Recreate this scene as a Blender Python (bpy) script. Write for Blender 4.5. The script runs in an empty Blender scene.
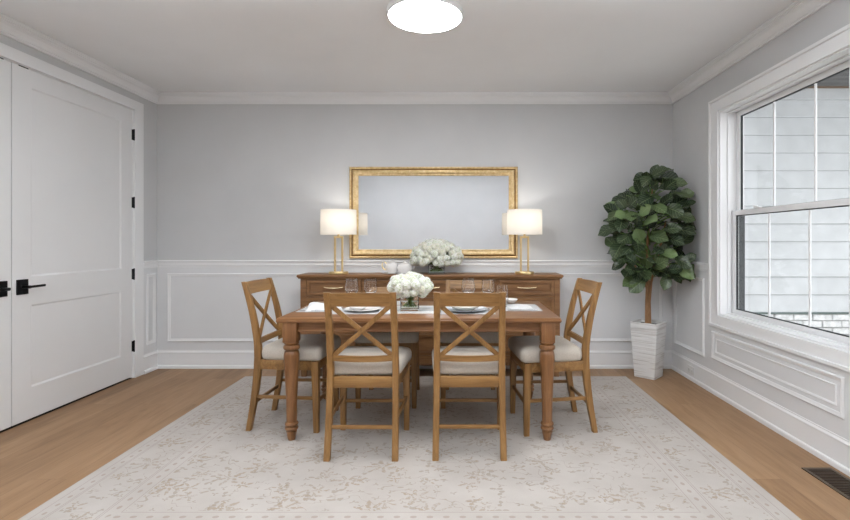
import bpy, bmesh, math, random
from mathutils import Vector, Matrix
R = math.radians
S = bpy.context.scene
COL = S.collection
rnd = random.Random(7)

# ------------------------------------------------------------------ room size (metres)
XL, XR = -3.018, 2.12          # left / right wall faces
YB, YF = 4.88, -0.42           # back / front wall faces
H = 2.725
RUG = 0.009

# ================================================================== materials
def srgb(r, g, b):
    def f(c):
        c /= 255.0
        return c/12.92 if c <= .04045 else ((c+.055)/1.055)**2.4
    return (f(r), f(g), f(b), 1)

def new_mat(name):
    m = bpy.data.materials.new(name); m.use_nodes = True
    nt = m.node_tree
    return m, nt, nt.nodes, nt.links, nt.nodes['Principled BSDF']

def coords(nt, scale=(1, 1, 1), rot=(0, 0, 0), kind='Object'):
    tc = nt.nodes.new('ShaderNodeTexCoord'); mp = nt.nodes.new('ShaderNodeMapping')
    mp.inputs['Scale'].default_value = scale; mp.inputs['Rotation'].default_value = rot
    nt.links.new(tc.outputs[kind], mp.inputs['Vector'])
    return mp.outputs['Vector']

def noise(nt, vec, scale, detail=4, rough=.55, dist=0):
    n = nt.nodes.new('ShaderNodeTexNoise')
    n.inputs['Scale'].default_value = scale; n.inputs['Detail'].default_value = detail
    n.inputs['Roughness'].default_value = rough; n.inputs['Distortion'].default_value = dist
    nt.links.new(vec, n.inputs['Vector'])
    return n.outputs['Fac']

def ramp(nt, fac, stops):
    r = nt.nodes.new('ShaderNodeValToRGB')
    e = r.color_ramp.elements
    e[0].position, e[0].color = stops[0]
    e[1].position, e[1].color = stops[-1]
    for p, c in stops[1:-1]:
        k = e.new(p); k.color = c
    nt.links.new(fac, r.inputs['Fac'])
    return r.outputs['Color']

def bump(nt, height, strength, dist, bsdf):
    b = nt.nodes.new('ShaderNodeBump')
    b.inputs['Strength'].default_value = strength; b.inputs['Distance'].default_value = dist
    nt.links.new(height, b.inputs['Height']); nt.links.new(b.outputs['Normal'], bsdf.inputs['Normal'])

def mth(nt, op, a, b=None, c=None):
    n = nt.nodes.new('ShaderNodeMath'); n.operation = op
    for i, v in enumerate((a, b, c)):
        if v is None: continue
        if isinstance(v, (int, float)): n.inputs[i].default_value = v
        else: nt.links.new(v, n.inputs[i])
    return n.outputs[0]

def mixc(nt, fac, a, b, mode='MIX'):
    n = nt.nodes.new('ShaderNodeMix'); n.data_type = 'RGBA'; n.blend_type = mode
    for s, v in ((n.inputs[0], fac), (n.inputs[6], a), (n.inputs[7], b)):
        if isinstance(v, (int, float)): s.default_value = v
        elif isinstance(v, tuple): s.default_value = v
        else: nt.links.new(v, s)
    return n.outputs[2]

def paint(name, col, rough=.6, var=.03, sc=3.0, bmp=.02):
    m, nt, N, L, b = new_mat(name)
    v = coords(nt)
    n = noise(nt, v, sc, 5)
    lo = tuple(c*(1-var) for c in col[:3])+(1,); hi = tuple(min(1, c*(1+var)) for c in col[:3])+(1,)
    L.new(ramp(nt, n, [(.3, lo), (.7, hi)]), b.inputs['Base Color'])
    b.inputs['Roughness'].default_value = rough
    n2 = noise(nt, v, 220, 3)
    bump(nt, n2, bmp, .002, b)
    return m

def wood(name, dark, mid, light, axis='Z', rough=.42, scale=1.0, coat=.0, bmp=.08):
    m, nt, N, L, b = new_mat(name)
    st = {'X': (.9, 9, 9), 'Y': (9, .9, 9), 'Z': (9, 9, .9)}[axis]
    v = coords(nt, tuple(s*scale for s in st))
    a = noise(nt, v, 2.2, 6, .6, 1.2)
    st2 = {'X': (3, 120, 120), 'Y': (120, 3, 120), 'Z': (120, 120, 3)}[axis]
    v2 = coords(nt, st2)
    f = noise(nt, v2, 1.3, 3, .6)
    mix = mth(nt, 'ADD', mth(nt, 'MULTIPLY', a, .72), mth(nt, 'MULTIPLY', f, .28))
    L.new(ramp(nt, mix, [(.33, dark), (.5, mid), (.68, light)]), b.inputs['Base Color'])
    b.inputs['Roughness'].default_value = rough
    b.inputs['Coat Weight'].default_value = coat
    bump(nt, f, bmp, .001, b)
    return m

def plain(name, col, rough=.5, metal=0.0, trans=0.0, ior=1.45):
    m, nt, N, L, b = new_mat(name)
    v = coords(nt)
    n = noise(nt, v, 30, 3)
    lo = tuple(c*.96 for c in col[:3])+(1,); hi = tuple(min(1, c*1.03) for c in col[:3])+(1,)
    L.new(ramp(nt, n, [(.3, lo), (.7, hi)]), b.inputs['Base Color'])
    b.inputs['Roughness'].default_value = rough; b.inputs['Metallic'].default_value = metal
    b.inputs['Transmission Weight'].default_value = trans; b.inputs['IOR'].default_value = ior
    return m

M = {}
M['wall'] = paint('wall_paint', (.63, .634, .642, 1), .75, .035, 1.6, .03)
M['white'] = paint('trim_white', (.87, .875, .885, 1), .38, .012, 2.0, .01)
M['wains'] = paint('wainscot_white', (.76, .767, .78, 1), .45, .02, 2.0, .012)
M['ceil'] = paint('ceiling_white', (.88, .89, .905, 1), .85, .02, 1.5, .03)
M['door'] = paint('door_white', (.82, .823, .83, 1), .4, .012, 2.0, .01)
HON = [(.16, .078, .022, 1), (.275, .140, .044, 1), (.39, .215, .078, 1)]
for a in 'XYZ':
    M['chair'+a] = wood('chair_oak_'+a, *HON, axis=a)
TAB = [(.14, .058, .021, 1), (.23, .102, .038, 1), (.32, .158, .064, 1)]
for a in 'XYZ':
    M['table'+a] = wood('table_wood_'+a, *TAB, axis=a, rough=.36)
SID = [(.15, .066, .025, 1), (.235, .112, .043, 1), (.32, .165, .068, 1)]
for a in 'XYZ':
    M['side'+a] = wood('sideboard_wood_'+a, *SID, axis=a, rough=.42)
M['black'] = plain('black_metal', (.008, .008, .009, 1), .35, .6)
M['dark'] = plain('dark_void', (.004, .004, .004, 1), .9)
M['brass'] = plain('brushed_brass', (.74, .56, .29, 1), .3, 1.0)
M['bright_brass'] = plain('pull_brass', (.80, .66, .40, 1), .25, 1.0)
M['porcelain'] = plain('white_porcelain', (.84, .82, .80, 1), .16)
M['cream'] = plain('cream_stoneware', (.88, .84, .74, 1), .3)
M['bluegrey'] = plain('grey_glaze', (.42, .46, .50, 1), .25)
M['silver'] = plain('silver_cutlery', (.55, .56, .58, 1), .22, 1.0)
M['glass'] = plain('clear_glass', (1, 1, 1, 1), .0, 0, 1.0, 1.45)
M['water'] = plain('vase_water', (.86, .95, .84, 1), .0, 0, 1.0, 1.33)
M['stem'] = plain('flower_stem', (.16, .28, .06, 1), .5)
M['darkleaf'] = plain('bouquet_leaf', (.022, .055, .012, 1), .45)
M['soil'] = plain('dark_soil', (.02, .015, .011, 1), .95)
M['bark'] = wood('fig_bark', (.16, .075, .03, 1), (.32, .165, .075, 1), (.48, .28, .15, 1), 'Z', .8, 3.0, 0, .6)
M['linenwhite'] = plain('white_linen', (.80, .80, .80, 1), .9)
M['outlet'] = plain('outlet_plastic', (.78, .78, .78, 1), .35)
M['register'] = plain('register_metal', (.15, .115, .085, 1), .45, .7)
M['slat'] = plain('register_slat', (.13, .09, .065, 1), .4, .5)

def fabric(name, col, sc=700, var=.12):
    m, nt, N, L, b = new_mat(name)
    v1 = coords(nt, (sc, sc*.12, sc*.3)); v2 = coords(nt, (sc*.12, sc, sc*.3)); v3 = coords(nt)
    t = mth(nt, 'ADD', noise(nt, v1, 1, 2), noise(nt, v2, 1, 2))
    t = mth(nt, 'MULTIPLY', t, .5)
    lo = tuple(c*(1-var) for c in col[:3])+(1,); hi = tuple(c*(1+var) for c in col[:3])+(1,)
    c1 = ramp(nt, t, [(.35, lo), (.65, hi)])
    big = ramp(nt, noise(nt, v3, 9, 3), [(.3, (.93, .93, .93, 1)), (.7, (1.0, 1.0, 1.0, 1))])
    L.new(mixc(nt, 1.0, c1, big, 'MULTIPLY'), b.inputs['Base Color'])
    b.inputs['Roughness'].default_value = .92
    b.inputs['Sheen Weight'].default_value = .15
    bump(nt, t, .25, .0015, b)
    return m
M['linen'] = fabric('seat_linen', (.54, .485, .42, 1))
M['mat'] = fabric('placemat_weave', (.54, .545, .55, 1), 500)
M['runner'] = fabric('runner_weave', (.76, .76, .755, 1), 500)
M['napkin'] = fabric('napkin_linen', (.80, .80, .80, 1), 400, .05)

# gold leaf mirror frame
m, nt, N, L, b = new_mat('gold_leaf')
v = coords(nt, (3, 3, 3))
n = noise(nt, v, 9, 6, .7)
L.new(ramp(nt, n, [(.35, (.55, .38, .18, 1)), (.5, (.68, .50, .26, 1)), (.68, (.80, .64, .39, 1))]), b.inputs['Base Color'])
b.inputs['Metallic'].default_value = .55; b.inputs['Roughness'].default_value = .42
bump(nt, n, .15, .002, b); M['gold'] = m
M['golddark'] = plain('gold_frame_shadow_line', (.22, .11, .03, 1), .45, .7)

# mirror glass
m, nt, N, L, b = new_mat('mirror_silver')
b.inputs['Base Color'].default_value = (.80, .812, .828, 1)
b.inputs['Metallic'].default_value = 1; b.inputs['Roughness'].default_value = 0.004
M['mirror'] = m

# window glazing : a clear, slightly reflective sheet
m, nt, N, L, b = new_mat('window_glazing')
out = N['Material Output']; N.remove(b)
tr = N.new('ShaderNodeBsdfTransparent'); tr.inputs['Color'].default_value = (.96, .965, .965, 1)
gl = N.new('ShaderNodeBsdfGlossy'); gl.inputs['Roughness'].default_value = .0
mx = N.new('ShaderNodeMixShader'); fr = N.new('ShaderNodeLayerWeight'); fr.inputs['Blend'].default_value = .5
L.new(mth(nt, 'MULTIPLY_ADD', mth(nt, 'POWER', fr.outputs['Facing'], 4.0), .4, .03), mx.inputs[0]); L.new(tr.outputs[0], mx.inputs[1]); L.new(gl.outputs[0], mx.inputs[2])
L.new(mx.outputs[0], out.inputs['Surface']); M['pane'] = m

# oak floor, planks run front to back
m, nt, N, L, b = new_mat('oak_floor')
tc = N.new('ShaderNodeTexCoord'); mp = N.new('ShaderNodeMapping')
mp.inputs['Rotation'].default_value = (0, 0, R(90))
L.new(tc.outputs['Object'], mp.inputs['Vector'])
br = N.new('ShaderNodeTexBrick')
br.inputs['Scale'].default_value = 1.0
br.inputs['Brick Width'].default_value = 1.9; br.inputs['Row Height'].default_value = .19
br.inputs['Mortar Size'].default_value = .0011; br.inputs['Mortar Smooth'].default_value = .3
br.inputs['Bias'].default_value = 0; br.offset = .37; br.squash = 1
br.inputs['Color1'].default_value = (.0, .0, .0, 1); br.inputs['Color2'].default_value = (1, 1, 1, 1)
br.inputs['Mortar'].default_value = (.5, .5, .5, 1)
L.new(mp.outputs[0], br.inputs['Vector'])
sp = N.new('ShaderNodeSeparateColor'); L.new(br.outputs['Color'], sp.inputs[0])
plank = sp.outputs[0]
# shift the grain per plank
cx = N.new('ShaderNodeCombineXYZ'); L.new(mth(nt, 'MULTIPLY', plank, 13.0), cx.inputs[2])
va = N.new('ShaderNodeVectorMath'); va.operation = 'ADD'
L.new(tc.outputs['Object'], va.inputs[0]); L.new(cx.outputs[0], va.inputs[1])
mp2 = N.new('ShaderNodeMapping'); mp2.inputs['Scale'].default_value = (7, .75, 1)
L.new(va.outputs[0], mp2.inputs['Vector'])
g1 = noise(nt, mp2.outputs[0], 1.6, 6, .6, 1.4)
mp3 = N.new('ShaderNodeMapping'); mp3.inputs['Scale'].default_value = (95, 4, 1)
L.new(va.outputs[0], mp3.inputs['Vector'])
g2 = noise(nt, mp3.outputs[0], 1.2, 3, .6)
mixv = mth(nt, 'ADD', mth(nt, 'ADD', mth(nt, 'MULTIPLY', g1, .55), mth(nt, 'MULTIPLY', g2, .25)), mth(nt, 'MULTIPLY', plank, .2))
base = ramp(nt, mixv, [(.30, (.215, .118, .056, 1)), (.5, (.335, .195, .099, 1)), (.72, (.43, .268, .148, 1))])
mort = mth(nt, 'MULTIPLY', br.outputs['Fac'], .55)
L.new(mixc(nt, mort, base, (.10, .055, .03, 1)), b.inputs['Base Color'])
b.inputs['Roughness'].default_value = .5
bump(nt, g2, .05, .001, b); M['floor'] = m

# patterned rug (object coordinates: origin at the rug centre)
RX0, RX1, RY0, RY1 = -1.995, 1.541, 1.84, 4.55
RW, RL = RX1-RX0, RY1-RY0
m, nt, N, L, b = new_mat('floral_rug')
tc = N.new('ShaderNodeTexCoord'); sx = N.new('ShaderNodeSeparateXYZ'); L.new(tc.outputs['Object'], sx.inputs[0])
X, Y = sx.outputs[0], sx.outputs[1]
ex = mth(nt, 'SUBTRACT', RW/2, mth(nt, 'ABSOLUTE', X))
ey = mth(nt, 'SUBTRACT', RL/2, mth(nt, 'ABSOLUTE', Y))
E = mth(nt, 'MINIMUM', ex, ey)                       # distance from the rug's edge
def band(c, w):                                      # 1 inside |E-c|<w
    return mth(nt, 'LESS_THAN', mth(nt, 'ABSOLUTE', mth(nt, 'SUBTRACT', E, c)), w)
def mx_(a, b_): return mth(nt, 'MAXIMUM', a, b_)
lines = band(.050, .0016)
for c in (.106, .116, .345, .356, .428): lines = mx_(lines, band(c, .0017))
# rows of small oval dots in the guard stripes; they run along the nearer edge
along = mth(nt, 'ADD', mth(nt, 'MULTIPLY', mth(nt, 'LESS_THAN', ex, ey), Y), mth(nt, 'MULTIPLY', mth(nt, 'GREATER_THAN', ex, ey), X))
def dots(c, step, r, ph=0):
    u = mth(nt, 'SUBTRACT', mth(nt, 'FRACT', mth(nt, 'ADD', mth(nt, 'DIVIDE', along, step), ph+50.0)), .5)
    u = mth(nt, 'MULTIPLY', u, step)
    v_ = mth(nt, 'SUBTRACT', E, c)
    d = mth(nt, 'ADD', mth(nt, 'POWER', mth(nt, 'DIVIDE', u, r*1.25), 2), mth(nt, 'POWER', mth(nt, 'DIVIDE', v_, r*.8), 2))
    return mth(nt, 'LESS_THAN', d, 1.0)
dt = mx_(dots(.080, .075, .0105), dots(.390, .075, .0125, .3))
# flowers and leaves: petalled rosettes round scattered centres
def rosettes(scale, rad, petals, lobes, thresh, jit=.85, seed=0.0, warp=.02, sx_=1.0, hole=.0):
    w = N.new('ShaderNodeTexNoise'); w.inputs['Scale'].default_value = 14
    L.new(tc.outputs['Object'], w.inputs['Vector'])
    wv = N.new('ShaderNodeVectorMath'); wv.operation = 'MULTIPLY_ADD'
    L.new(w.outputs['Color'], wv.inputs[0]); wv.inputs[1].default_value = (warp*2, warp*2, 0); L.new(tc.outputs['Object'], wv.inputs[2])
    mpp = N.new('ShaderNodeMapping'); mpp.inputs['Location'].default_value = (seed, seed*.7, 0); mpp.inputs['Scale'].default_value = (sx_, 1, 1)
    L.new(wv.outputs[0], mpp.inputs['Vector'])
    vo = N.new('ShaderNodeTexVoronoi'); vo.voronoi_dimensions = '2D'; vo.inputs['Scale'].default_value = scale; vo.inputs['Randomness'].default_value = jit
    L.new(mpp.outputs[0], vo.inputs['Vector'])
    df = N.new('ShaderNodeVectorMath'); df.operation = 'SUBTRACT'
    L.new(mpp.outputs[0], df.inputs[0]); L.new(vo.outputs['Position'], df.inputs[1])
    s2 = N.new('ShaderNodeSeparateXYZ'); L.new(df.outputs[0], s2.inputs[0])
    cs = N.new('ShaderNodeSeparateColor'); L.new(vo.outputs['Color'], cs.inputs[0])
    rr = mth(nt, 'SQRT', mth(nt, 'ADD', mth(nt, 'MULTIPLY', s2.outputs[0], s2.outputs[0]), mth(nt, 'MULTIPLY', s2.outputs[1], s2.outputs[1])))
    th = mth(nt, 'ARCTAN2', s2.outputs[1], s2.outputs[0])
    pet = mth(nt, 'COSINE', mth(nt, 'ADD', mth(nt, 'MULTIPLY', th, petals), mth(nt, 'MULTIPLY', cs.outputs[1], 6.28)))
    lim = mth(nt, 'MULTIPLY', rad, mth(nt, 'ADD', 1-lobes, mth(nt, 'MULTIPLY', pet, lobes)))
    ins = mth(nt, 'LESS_THAN', rr, lim)
    if hole: ins = mth(nt, 'MULTIPLY', ins, mth(nt, 'GREATER_THAN', rr, hole))
    on = mth(nt, 'LESS_THAN', cs.outputs[0], thresh)
    return mth(nt, 'MULTIPLY', ins, on)
worn = mth(nt, 'GREATER_THAN', noise(nt, coords(nt, (60, 60, 1)), 1, 3, .7), .46)
big = mth(nt, 'MULTIPLY', rosettes(3.5, .078, 7, .50, .78, .85, 0.3, .032, .85, .012), worn)
mid = mth(nt, 'MULTIPLY', rosettes(6.0, .044, 5, .55, .6, .95, 4.1, .030, .8), worn)
lea = rosettes(10, .026, 2, .7, .6, 1.0, 9.7, .02, .75)
lea2 = rosettes(17, .015, 3, .6, .55, 1.0, 2.2, .02, .75)
vine = mth(nt, 'LESS_THAN', mth(nt, 'ABSOLUTE', mth(nt, 'SUBTRACT', noise(nt, coords(nt, (2.4, 3.2, 1)), 2.0, 2, .5, .6), .5)), .0045)
vine = mth(nt, 'MULTIPLY', vine, mth(nt, 'GREATER_THAN', noise(nt, coords(nt, (1, 1, 1)), 6, 2), .47))
field = mx_(mth(nt, 'GREATER_THAN', E, .44), mth(nt, 'MULTIPLY', mth(nt, 'GREATER_THAN', E, .13), mth(nt, 'LESS_THAN', E, .335)))
fl1 = mth(nt, 'MULTIPLY', mx_(big, mid), field)
fl2 = mth(nt, 'MULTIPLY', mx_(mx_(lea, lea2), vine), field)
ground = ramp(nt, noise(nt, coords(nt), 3.5, 5), [(.3, (.475, .432, .395, 1)), (.7, (.55, .508, .472, 1))])
c = mixc(nt, mth(nt, 'MULTIPLY', fl2, .58), ground, (.33, .27, .21, 1))
hue = ramp(nt, noise(nt, coords(nt), 5, 2), [(.42, (.34, .25, .165, 1)), (.58, (.38, .31, .25, 1))])
c = mixc(nt, mth(nt, 'MULTIPLY', fl1, .62), c, hue)
c = mixc(nt, mth(nt, 'MULTIPLY', dt, .5), c, (.32, .23, .18, 1))
c = mixc(nt, mth(nt, 'MULTIPLY', lines, .62), c, (.32, .24, .21, 1))
fib = noise(nt, coords(nt, (260, 260, 1)), 1, 2)
c = mixc(nt, .25, c, ramp(nt, fib, [(.3, (.7, .7, .7, 1)), (.7, (1, 1, 1, 1))]), 'MULTIPLY')
L.new(c, b.inputs['Base Color']); b.inputs['Roughness'].default_value = .97
bump(nt, fib, .35, .003, b); M['rug'] = m

# lamp shade fabric : light passes through it
m, nt, N, L, b = new_mat('lamp_shade_linen')
b.inputs['Base Color'].default_value = (.88, .86, .82, 1); b.inputs['Roughness'].default_value = .9
out = N['Material Output']
tl = N.new('ShaderNodeBsdfTranslucent'); tl.inputs['Color'].default_value = (.92, .89, .84, 1)
mx = N.new('ShaderNodeMixShader'); mx.inputs[0].default_value = .45
L.new(b.outputs[0], mx.inputs[1]); L.new(tl.outputs[0], mx.inputs[2]); L.new(mx.outputs[0], out.inputs['Surface'])
M['shade'] = m

def emit(name, col, s):
    m, nt, N, L, b = new_mat(name)
    b.inputs['Base Color'].default_value = (.9, .9, .9, 1)
    b.inputs['Emission Color'].default_value = col; b.inputs['Emission Strength'].default_value = s
    return m
M['diffuser'] = emit('ceiling_light_diffuser', (.98, .99, 1, 1), 24)
M['bulb'] = emit('lamp_bulb', (1, .965, .925, 1), 36)

# petals
m, nt, N, L, b = new_mat('hydrangea_petal')
oi = N.new('ShaderNodeObjectInfo')
v = coords(nt)
n = noise(nt, v, 60, 3)
c = mixc(nt, oi.outputs['Random'], (.93, .94, .87, 1), (.96, .955, .93, 1))
c2 = ramp(nt, n, [(.35, (.92, .95, .84, 1)), (.55, (1, 1, 1, 1))])
L.new(mixc(nt, 1.0, c, c2, 'MULTIPLY'), b.inputs['Base Color'])
b.inputs['Roughness'].default_value = .7; b.inputs['Subsurface Weight'].default_value = .0
M['petal'] = m
m, nt, N, L, b = new_mat('hydrangea_petal_cream')
v = coords(nt); n = noise(nt, v, 50, 3)
L.new(ramp(nt, n, [(.35, (.84, .80, .64, 1)), (.6, (.93, .91, .85, 1))]), b.inputs['Base Color'])
b.inputs['Roughness'].default_value = .7; M['petalcream'] = m

# fig leaf: veins along UV, a tone of its own for every leaf
m, nt, N, L, b = new_mat('fig_leaf')
at = N.new('ShaderNodeAttribute'); at.attribute_name = 'tone'
uv = N.new('ShaderNodeTexCoord'); su = N.new('ShaderNodeSeparateXYZ'); L.new(uv.outputs['UV'], su.inputs[0])
au = mth(nt, 'ABSOLUTE', mth(nt, 'SUBTRACT', su.outputs[0], .5))
midr = mth(nt, 'LESS_THAN', au, .022)
vv = mth(nt, 'FRACT', mth(nt, 'MULTIPLY', mth(nt, 'SUBTRACT', su.outputs[1], mth(nt, 'MULTIPLY', au, .55)), 6.5))
side = mth(nt, 'LESS_THAN', mth(nt, 'ABSOLUTE', mth(nt, 'SUBTRACT', vv, .5)), .07)
vein = mx_(midr, mth(nt, 'MULTIPLY', side, .75))
lc = ramp(nt, at.outputs['Fac'], [(.0, (.030, .048, .027, 1)), (.5, (.055, .082, .040, 1)), (.8, (.10, .145, .060, 1)), (1.0, (.20, .29, .12, 1))])
L.new(mixc(nt, mth(nt, 'MULTIPLY', vein, .62), lc, (.26, .34, .17, 1)), b.inputs['Base Color'])
b.inputs['Roughness'].default_value = .27
b.inputs['Specular IOR Level'].default_value = .6
bump(nt, vein, .5, .003, b); M['leaf'] = m

# rippled white planter
m, nt, N, L, b = new_mat('rippled_planter')
v = coords(nt, (1.6, 1.6, 44))
w = noise(nt, v, 1.7, 3, .5, .5)
L.new(ramp(nt, w, [(.40, (.66, .645, .63, 1)), (.47, (.84, .84, .835, 1))]), b.inputs['Base Color'])
b.inputs['Roughness'].default_value = .55
bump(nt, w, .5, .005, b); M['planter'] = m

# exterior
M['siding'] = paint('white_siding', (.66, .675, .69, 1), .7, .06, 6, .1)
m, nt, N, L, b = new_mat('painted_brick')
v = coords(nt); n = noise(nt, v, 12, 5, .7)
L.new(ramp(nt, n, [(.35, (.62, .62, .62, 1)), (.6, (.86, .86, .86, 1))]), b.inputs['Base Color'])
b.inputs['Roughness'].default_value = .85; bump(nt, n, .6, .01, b); M['brick'] = m
M['mortar'] = plain('brick_mortar', (.50, .50, .50, 1), .9)
M['flash'] = plain('green_flashing', (.13, .18, .165, 1), .6)
M['soffit'] = wood('weathered_soffit', (.07, .07, .07, 1), (.13, .13, .13, 1), (.22, .215, .21, 1), 'X', .8, .7, 0, .4)
M['extbrown'] = plain('brown_fascia', (.20, .13, .085, 1), .7)
M['ground'] = paint('pale_gravel', (.62, .62, .61, 1), .9, .12, 20, .4)
M['lap_shadow'] = plain('siding_shadow_line', (.42, .43, .44, 1), .9)  # grey that paints the shadow between siding boards
M['gasket'] = plain('window_gasket', (.018, .022, .025, 1), .5)

# ================================================================== mesh helpers
def box(bm, x0, x1, y0, y1, z0, z1, bev=0.0, seg=2):
    t = bmesh.new() if bev > 0 else bm
    if x0 > x1: x0, x1 = x1, x0
    if y0 > y1: y0, y1 = y1, y0
    if z0 > z1: z0, z1 = z1, z0
    vs = [t.verts.new(p) for p in ((x0, y0, z0), (x1, y0, z0), (x1, y1, z0), (x0, y1, z0),
                                   (x0, y0, z1), (x1, y0, z1), (x1, y1, z1), (x0, y1, z1))]
    for f in ((0, 3, 2, 1), (4, 5, 6, 7), (0, 1, 5, 4), (1, 2, 6, 5), (2, 3, 7, 6), (3, 0, 4, 7)):
        t.faces.new([vs[i] for i in f])
    if bev > 0:
        bev = min(bev, (x1-x0)*.45, (y1-y0)*.45, (z1-z0)*.45)
        bmesh.ops.bevel(t, geom=t.edges[:], offset=bev, segments=seg, affect='EDGES', profile=.5)
        merge(bm, t)

def merge(bm, t, mat=None):
    if mat is not None: bmesh.ops.transform(t, matrix=mat, verts=t.verts)
    me = bpy.data.meshes.new('tmp'); t.to_mesh(me); t.free(); bm.from_mesh(me); bpy.data.meshes.remove(me)

def ring_sweep(bm, rings, caps=True):
    rv = [[bm.verts.new(p) for p in r] for r in rings]
    n = len(rv[0])
    for a, b_ in zip(rv, rv[1:]):
        for i in range(n):
            bm.faces.new((a[i], a[(i+1) % n], b_[(i+1) % n], b_[i]))
    if caps:
        bm.faces.new(rv[0][::-1]); bm.faces.new(rv[-1])

def rrect(w, d, r, n=2):
    """rounded rectangle outline, ccw"""
    r = min(r, w*.49, d*.49)
    pts = []
    for cx_, cy_, a0 in ((w/2-r, d/2-r, 0), (-w/2+r, d/2-r, 90), (-w/2+r, -d/2+r, 180), (w/2-r, -d/2+r, 270)):
        for k in range(n+1):
            a = R(a0+90*k/n); pts.append((cx_+r*math.cos(a), cy_+r*math.sin(a)))
    return pts

def post(bm, path, r=.004):
    """vertical-ish post, path of (x,y,z,w,d); horizontal sections"""
    ring_sweep(bm, [[(x+p[0], y+p[1], z) for p in rrect(w, d, r)] for x, y, z, w, d in path])

def bar(bm, pts, w, h, up=(0, 0, 1), r=.003):
    """bar along a polyline; w is across, h is along `up`"""
    P = [Vector(p) for p in pts]; rings = []
    for i, p in enumerate(P):
        d = (P[min(i+1, len(P)-1)]-P[max(i-1, 0)]).normalized()
        s = d.cross(Vector(up)).normalized(); u = s.cross(d).normalized()
        rings.append([p+s*a+u*b_ for a, b_ in rrect(w, h, r)])
    ring_sweep(bm, rings)

def tube(bm, pts, rad, n=10, caps=True):
    P = [Vector(p) for p in pts]; rings = []
    ref = Vector((0, 0, 1))
    if abs((P[-1]-P[0]).normalized().dot(ref)) > .9: ref = Vector((1, 0, 0))
    for i, p in enumerate(P):
        d = (P[min(i+1, len(P)-1)]-P[max(i-1, 0)]).normalized()
        s = d.cross(ref).normalized(); u = s.cross(d).normalized()
        rr = rad[i] if isinstance(rad, (list, tuple)) else rad
        rings.append([p+(s*math.cos(2*math.pi*k/n)+u*math.sin(2*math.pi*k/n))*rr for k in range(n)])
    ring_sweep(bm, rings, caps)

def lathe(bm, prof, n=32, cx_=0, cy_=0, sx_=1, sy_=1):
    """prof: (r,z) list; r=0 ends close"""
    prev = None
    for r, z in prof:
        if r < 1e-6: cur = [bm.verts.new((cx_, cy_, z))]
        else: cur = [bm.verts.new((cx_+sx_*r*math.cos(2*math.pi*k/n), cy_+sy_*r*math.sin(2*math.pi*k/n), z)) for k in range(n)]
        if prev:
            if len(prev) == 1 and len(cur) > 1:
                for i in range(n): bm.faces.new((prev[0], cur[(i+1) % n], cur[i]))
            elif len(cur) == 1 and len(prev) > 1:
                for i in range(n): bm.faces.new((prev[i], prev[(i+1) % n], cur[0]))
            elif len(cur) > 1:
                for i in range(n): bm.faces.new((prev[i], prev[(i+1) % n], cur[(i+1) % n], cur[i]))
        prev = cur

def prism(bm, prof, axis, a0, a1, o=(0, 0)):
    """extrude a closed 2D profile along an axis. prof in the other two axes"""
    def P(u, v_, t):
        if axis == 'X': return (t, u, v_)
        if axis == 'Y': return (u, t, v_)
        return (u, v_, t)
    ring_sweep(bm, [[P(u, v_, a0) for u, v_ in prof], [P(u, v_, a1) for u, v_ in prof]])

def obj(name, bm, mat, parent=None, smooth=False, loc=None):
    bmesh.ops.recalc_face_normals(bm, faces=bm.faces[:])
    me = bpy.data.meshes.new(name); bm.to_mesh(me); bm.free()
    mats = mat if isinstance(mat, list) else [mat]
    for k in mats: me.materials.append(M[k] if isinstance(k, str) else k)
    o = bpy.data.objects.new(name, me); COL.objects.link(o)
    if smooth is not False:
        me.polygons.foreach_set('use_smooth', [True]*len(me.polygons))
        me.set_sharp_from_angle(angle=R(40 if smooth is True else smooth))
    if parent: o.parent = parent
    if loc: o.location = loc
    return o

def thing(name, label, cat, loc=(0, 0, 0), rz=0, group=None, kind=None):
    o = bpy.data.objects.new(name, None); COL.objects.link(o)
    o.empty_display_size = .05
    o.location = loc; o.rotation_euler = (0, 0, rz)
    tag(o, label, cat, group, kind); return o

def tag(o, label=None, cat=None, group=None, kind=None):
    if label: o['label'] = label
    if cat: o['category'] = cat
    if group: o['group'] = group
    if kind: o['kind'] = kind
    return o

def dup(root, loc, rz=0, label=None, group=None, scale=None):
    r = root.copy(); COL.objects.link(r); r.location = loc; r.rotation_euler = (0, 0, rz)
    if label: r['label'] = label
    if group: r['group'] = group
    if scale: r.scale = scale
    for ch in list(root.children):
        c_ = ch.copy(); COL.objects.link(c_); c_.parent = r
        for g in ch.children:
            d = g.copy(); COL.objects.link(d); d.parent = c_
    return r

def struct(name, bm, mat, smooth=False, parent=None):
    o = obj(name, bm, mat, parent, smooth)
    if not parent: o['kind'] = 'structure'
    return o
NB = bmesh.new

# ================================================================== the setting
b_ = NB(); box(b_, XL-.3, XR+.3, YF-.2, YB+.2, -.06, 0); struct('floor', b_, 'floor')
b_ = NB(); box(b_, XL-.2, XR+.17, YF-.2, YB+.2, H, H+.08); struct('ceiling', b_, 'ceil')
b_ = NB(); box(b_, XL-.2, XR+.17, YB, YB+.15, -.05, H+.02); struct('wall_back', b_, 'wall')
b_ = NB(); box(b_, XL-.2, XR+.17, YF-.15, YF, -.05, H+.02); struct('wall_front', b_, 'wall')

# left wall with the double-door opening
DY0, DY1, DZ = 2.08, 4.524, 2.477
DC = 3.302
b_ = NB()
box(b_, XL-.15, XL, YF, DY0, -.05, H); box(b_, XL-.15, XL, DY1, YB, -.05, H)
box(b_, XL-.15, XL, DY0, DY1, DZ, H)
struct('wall_left', b_, 'wall')

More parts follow.
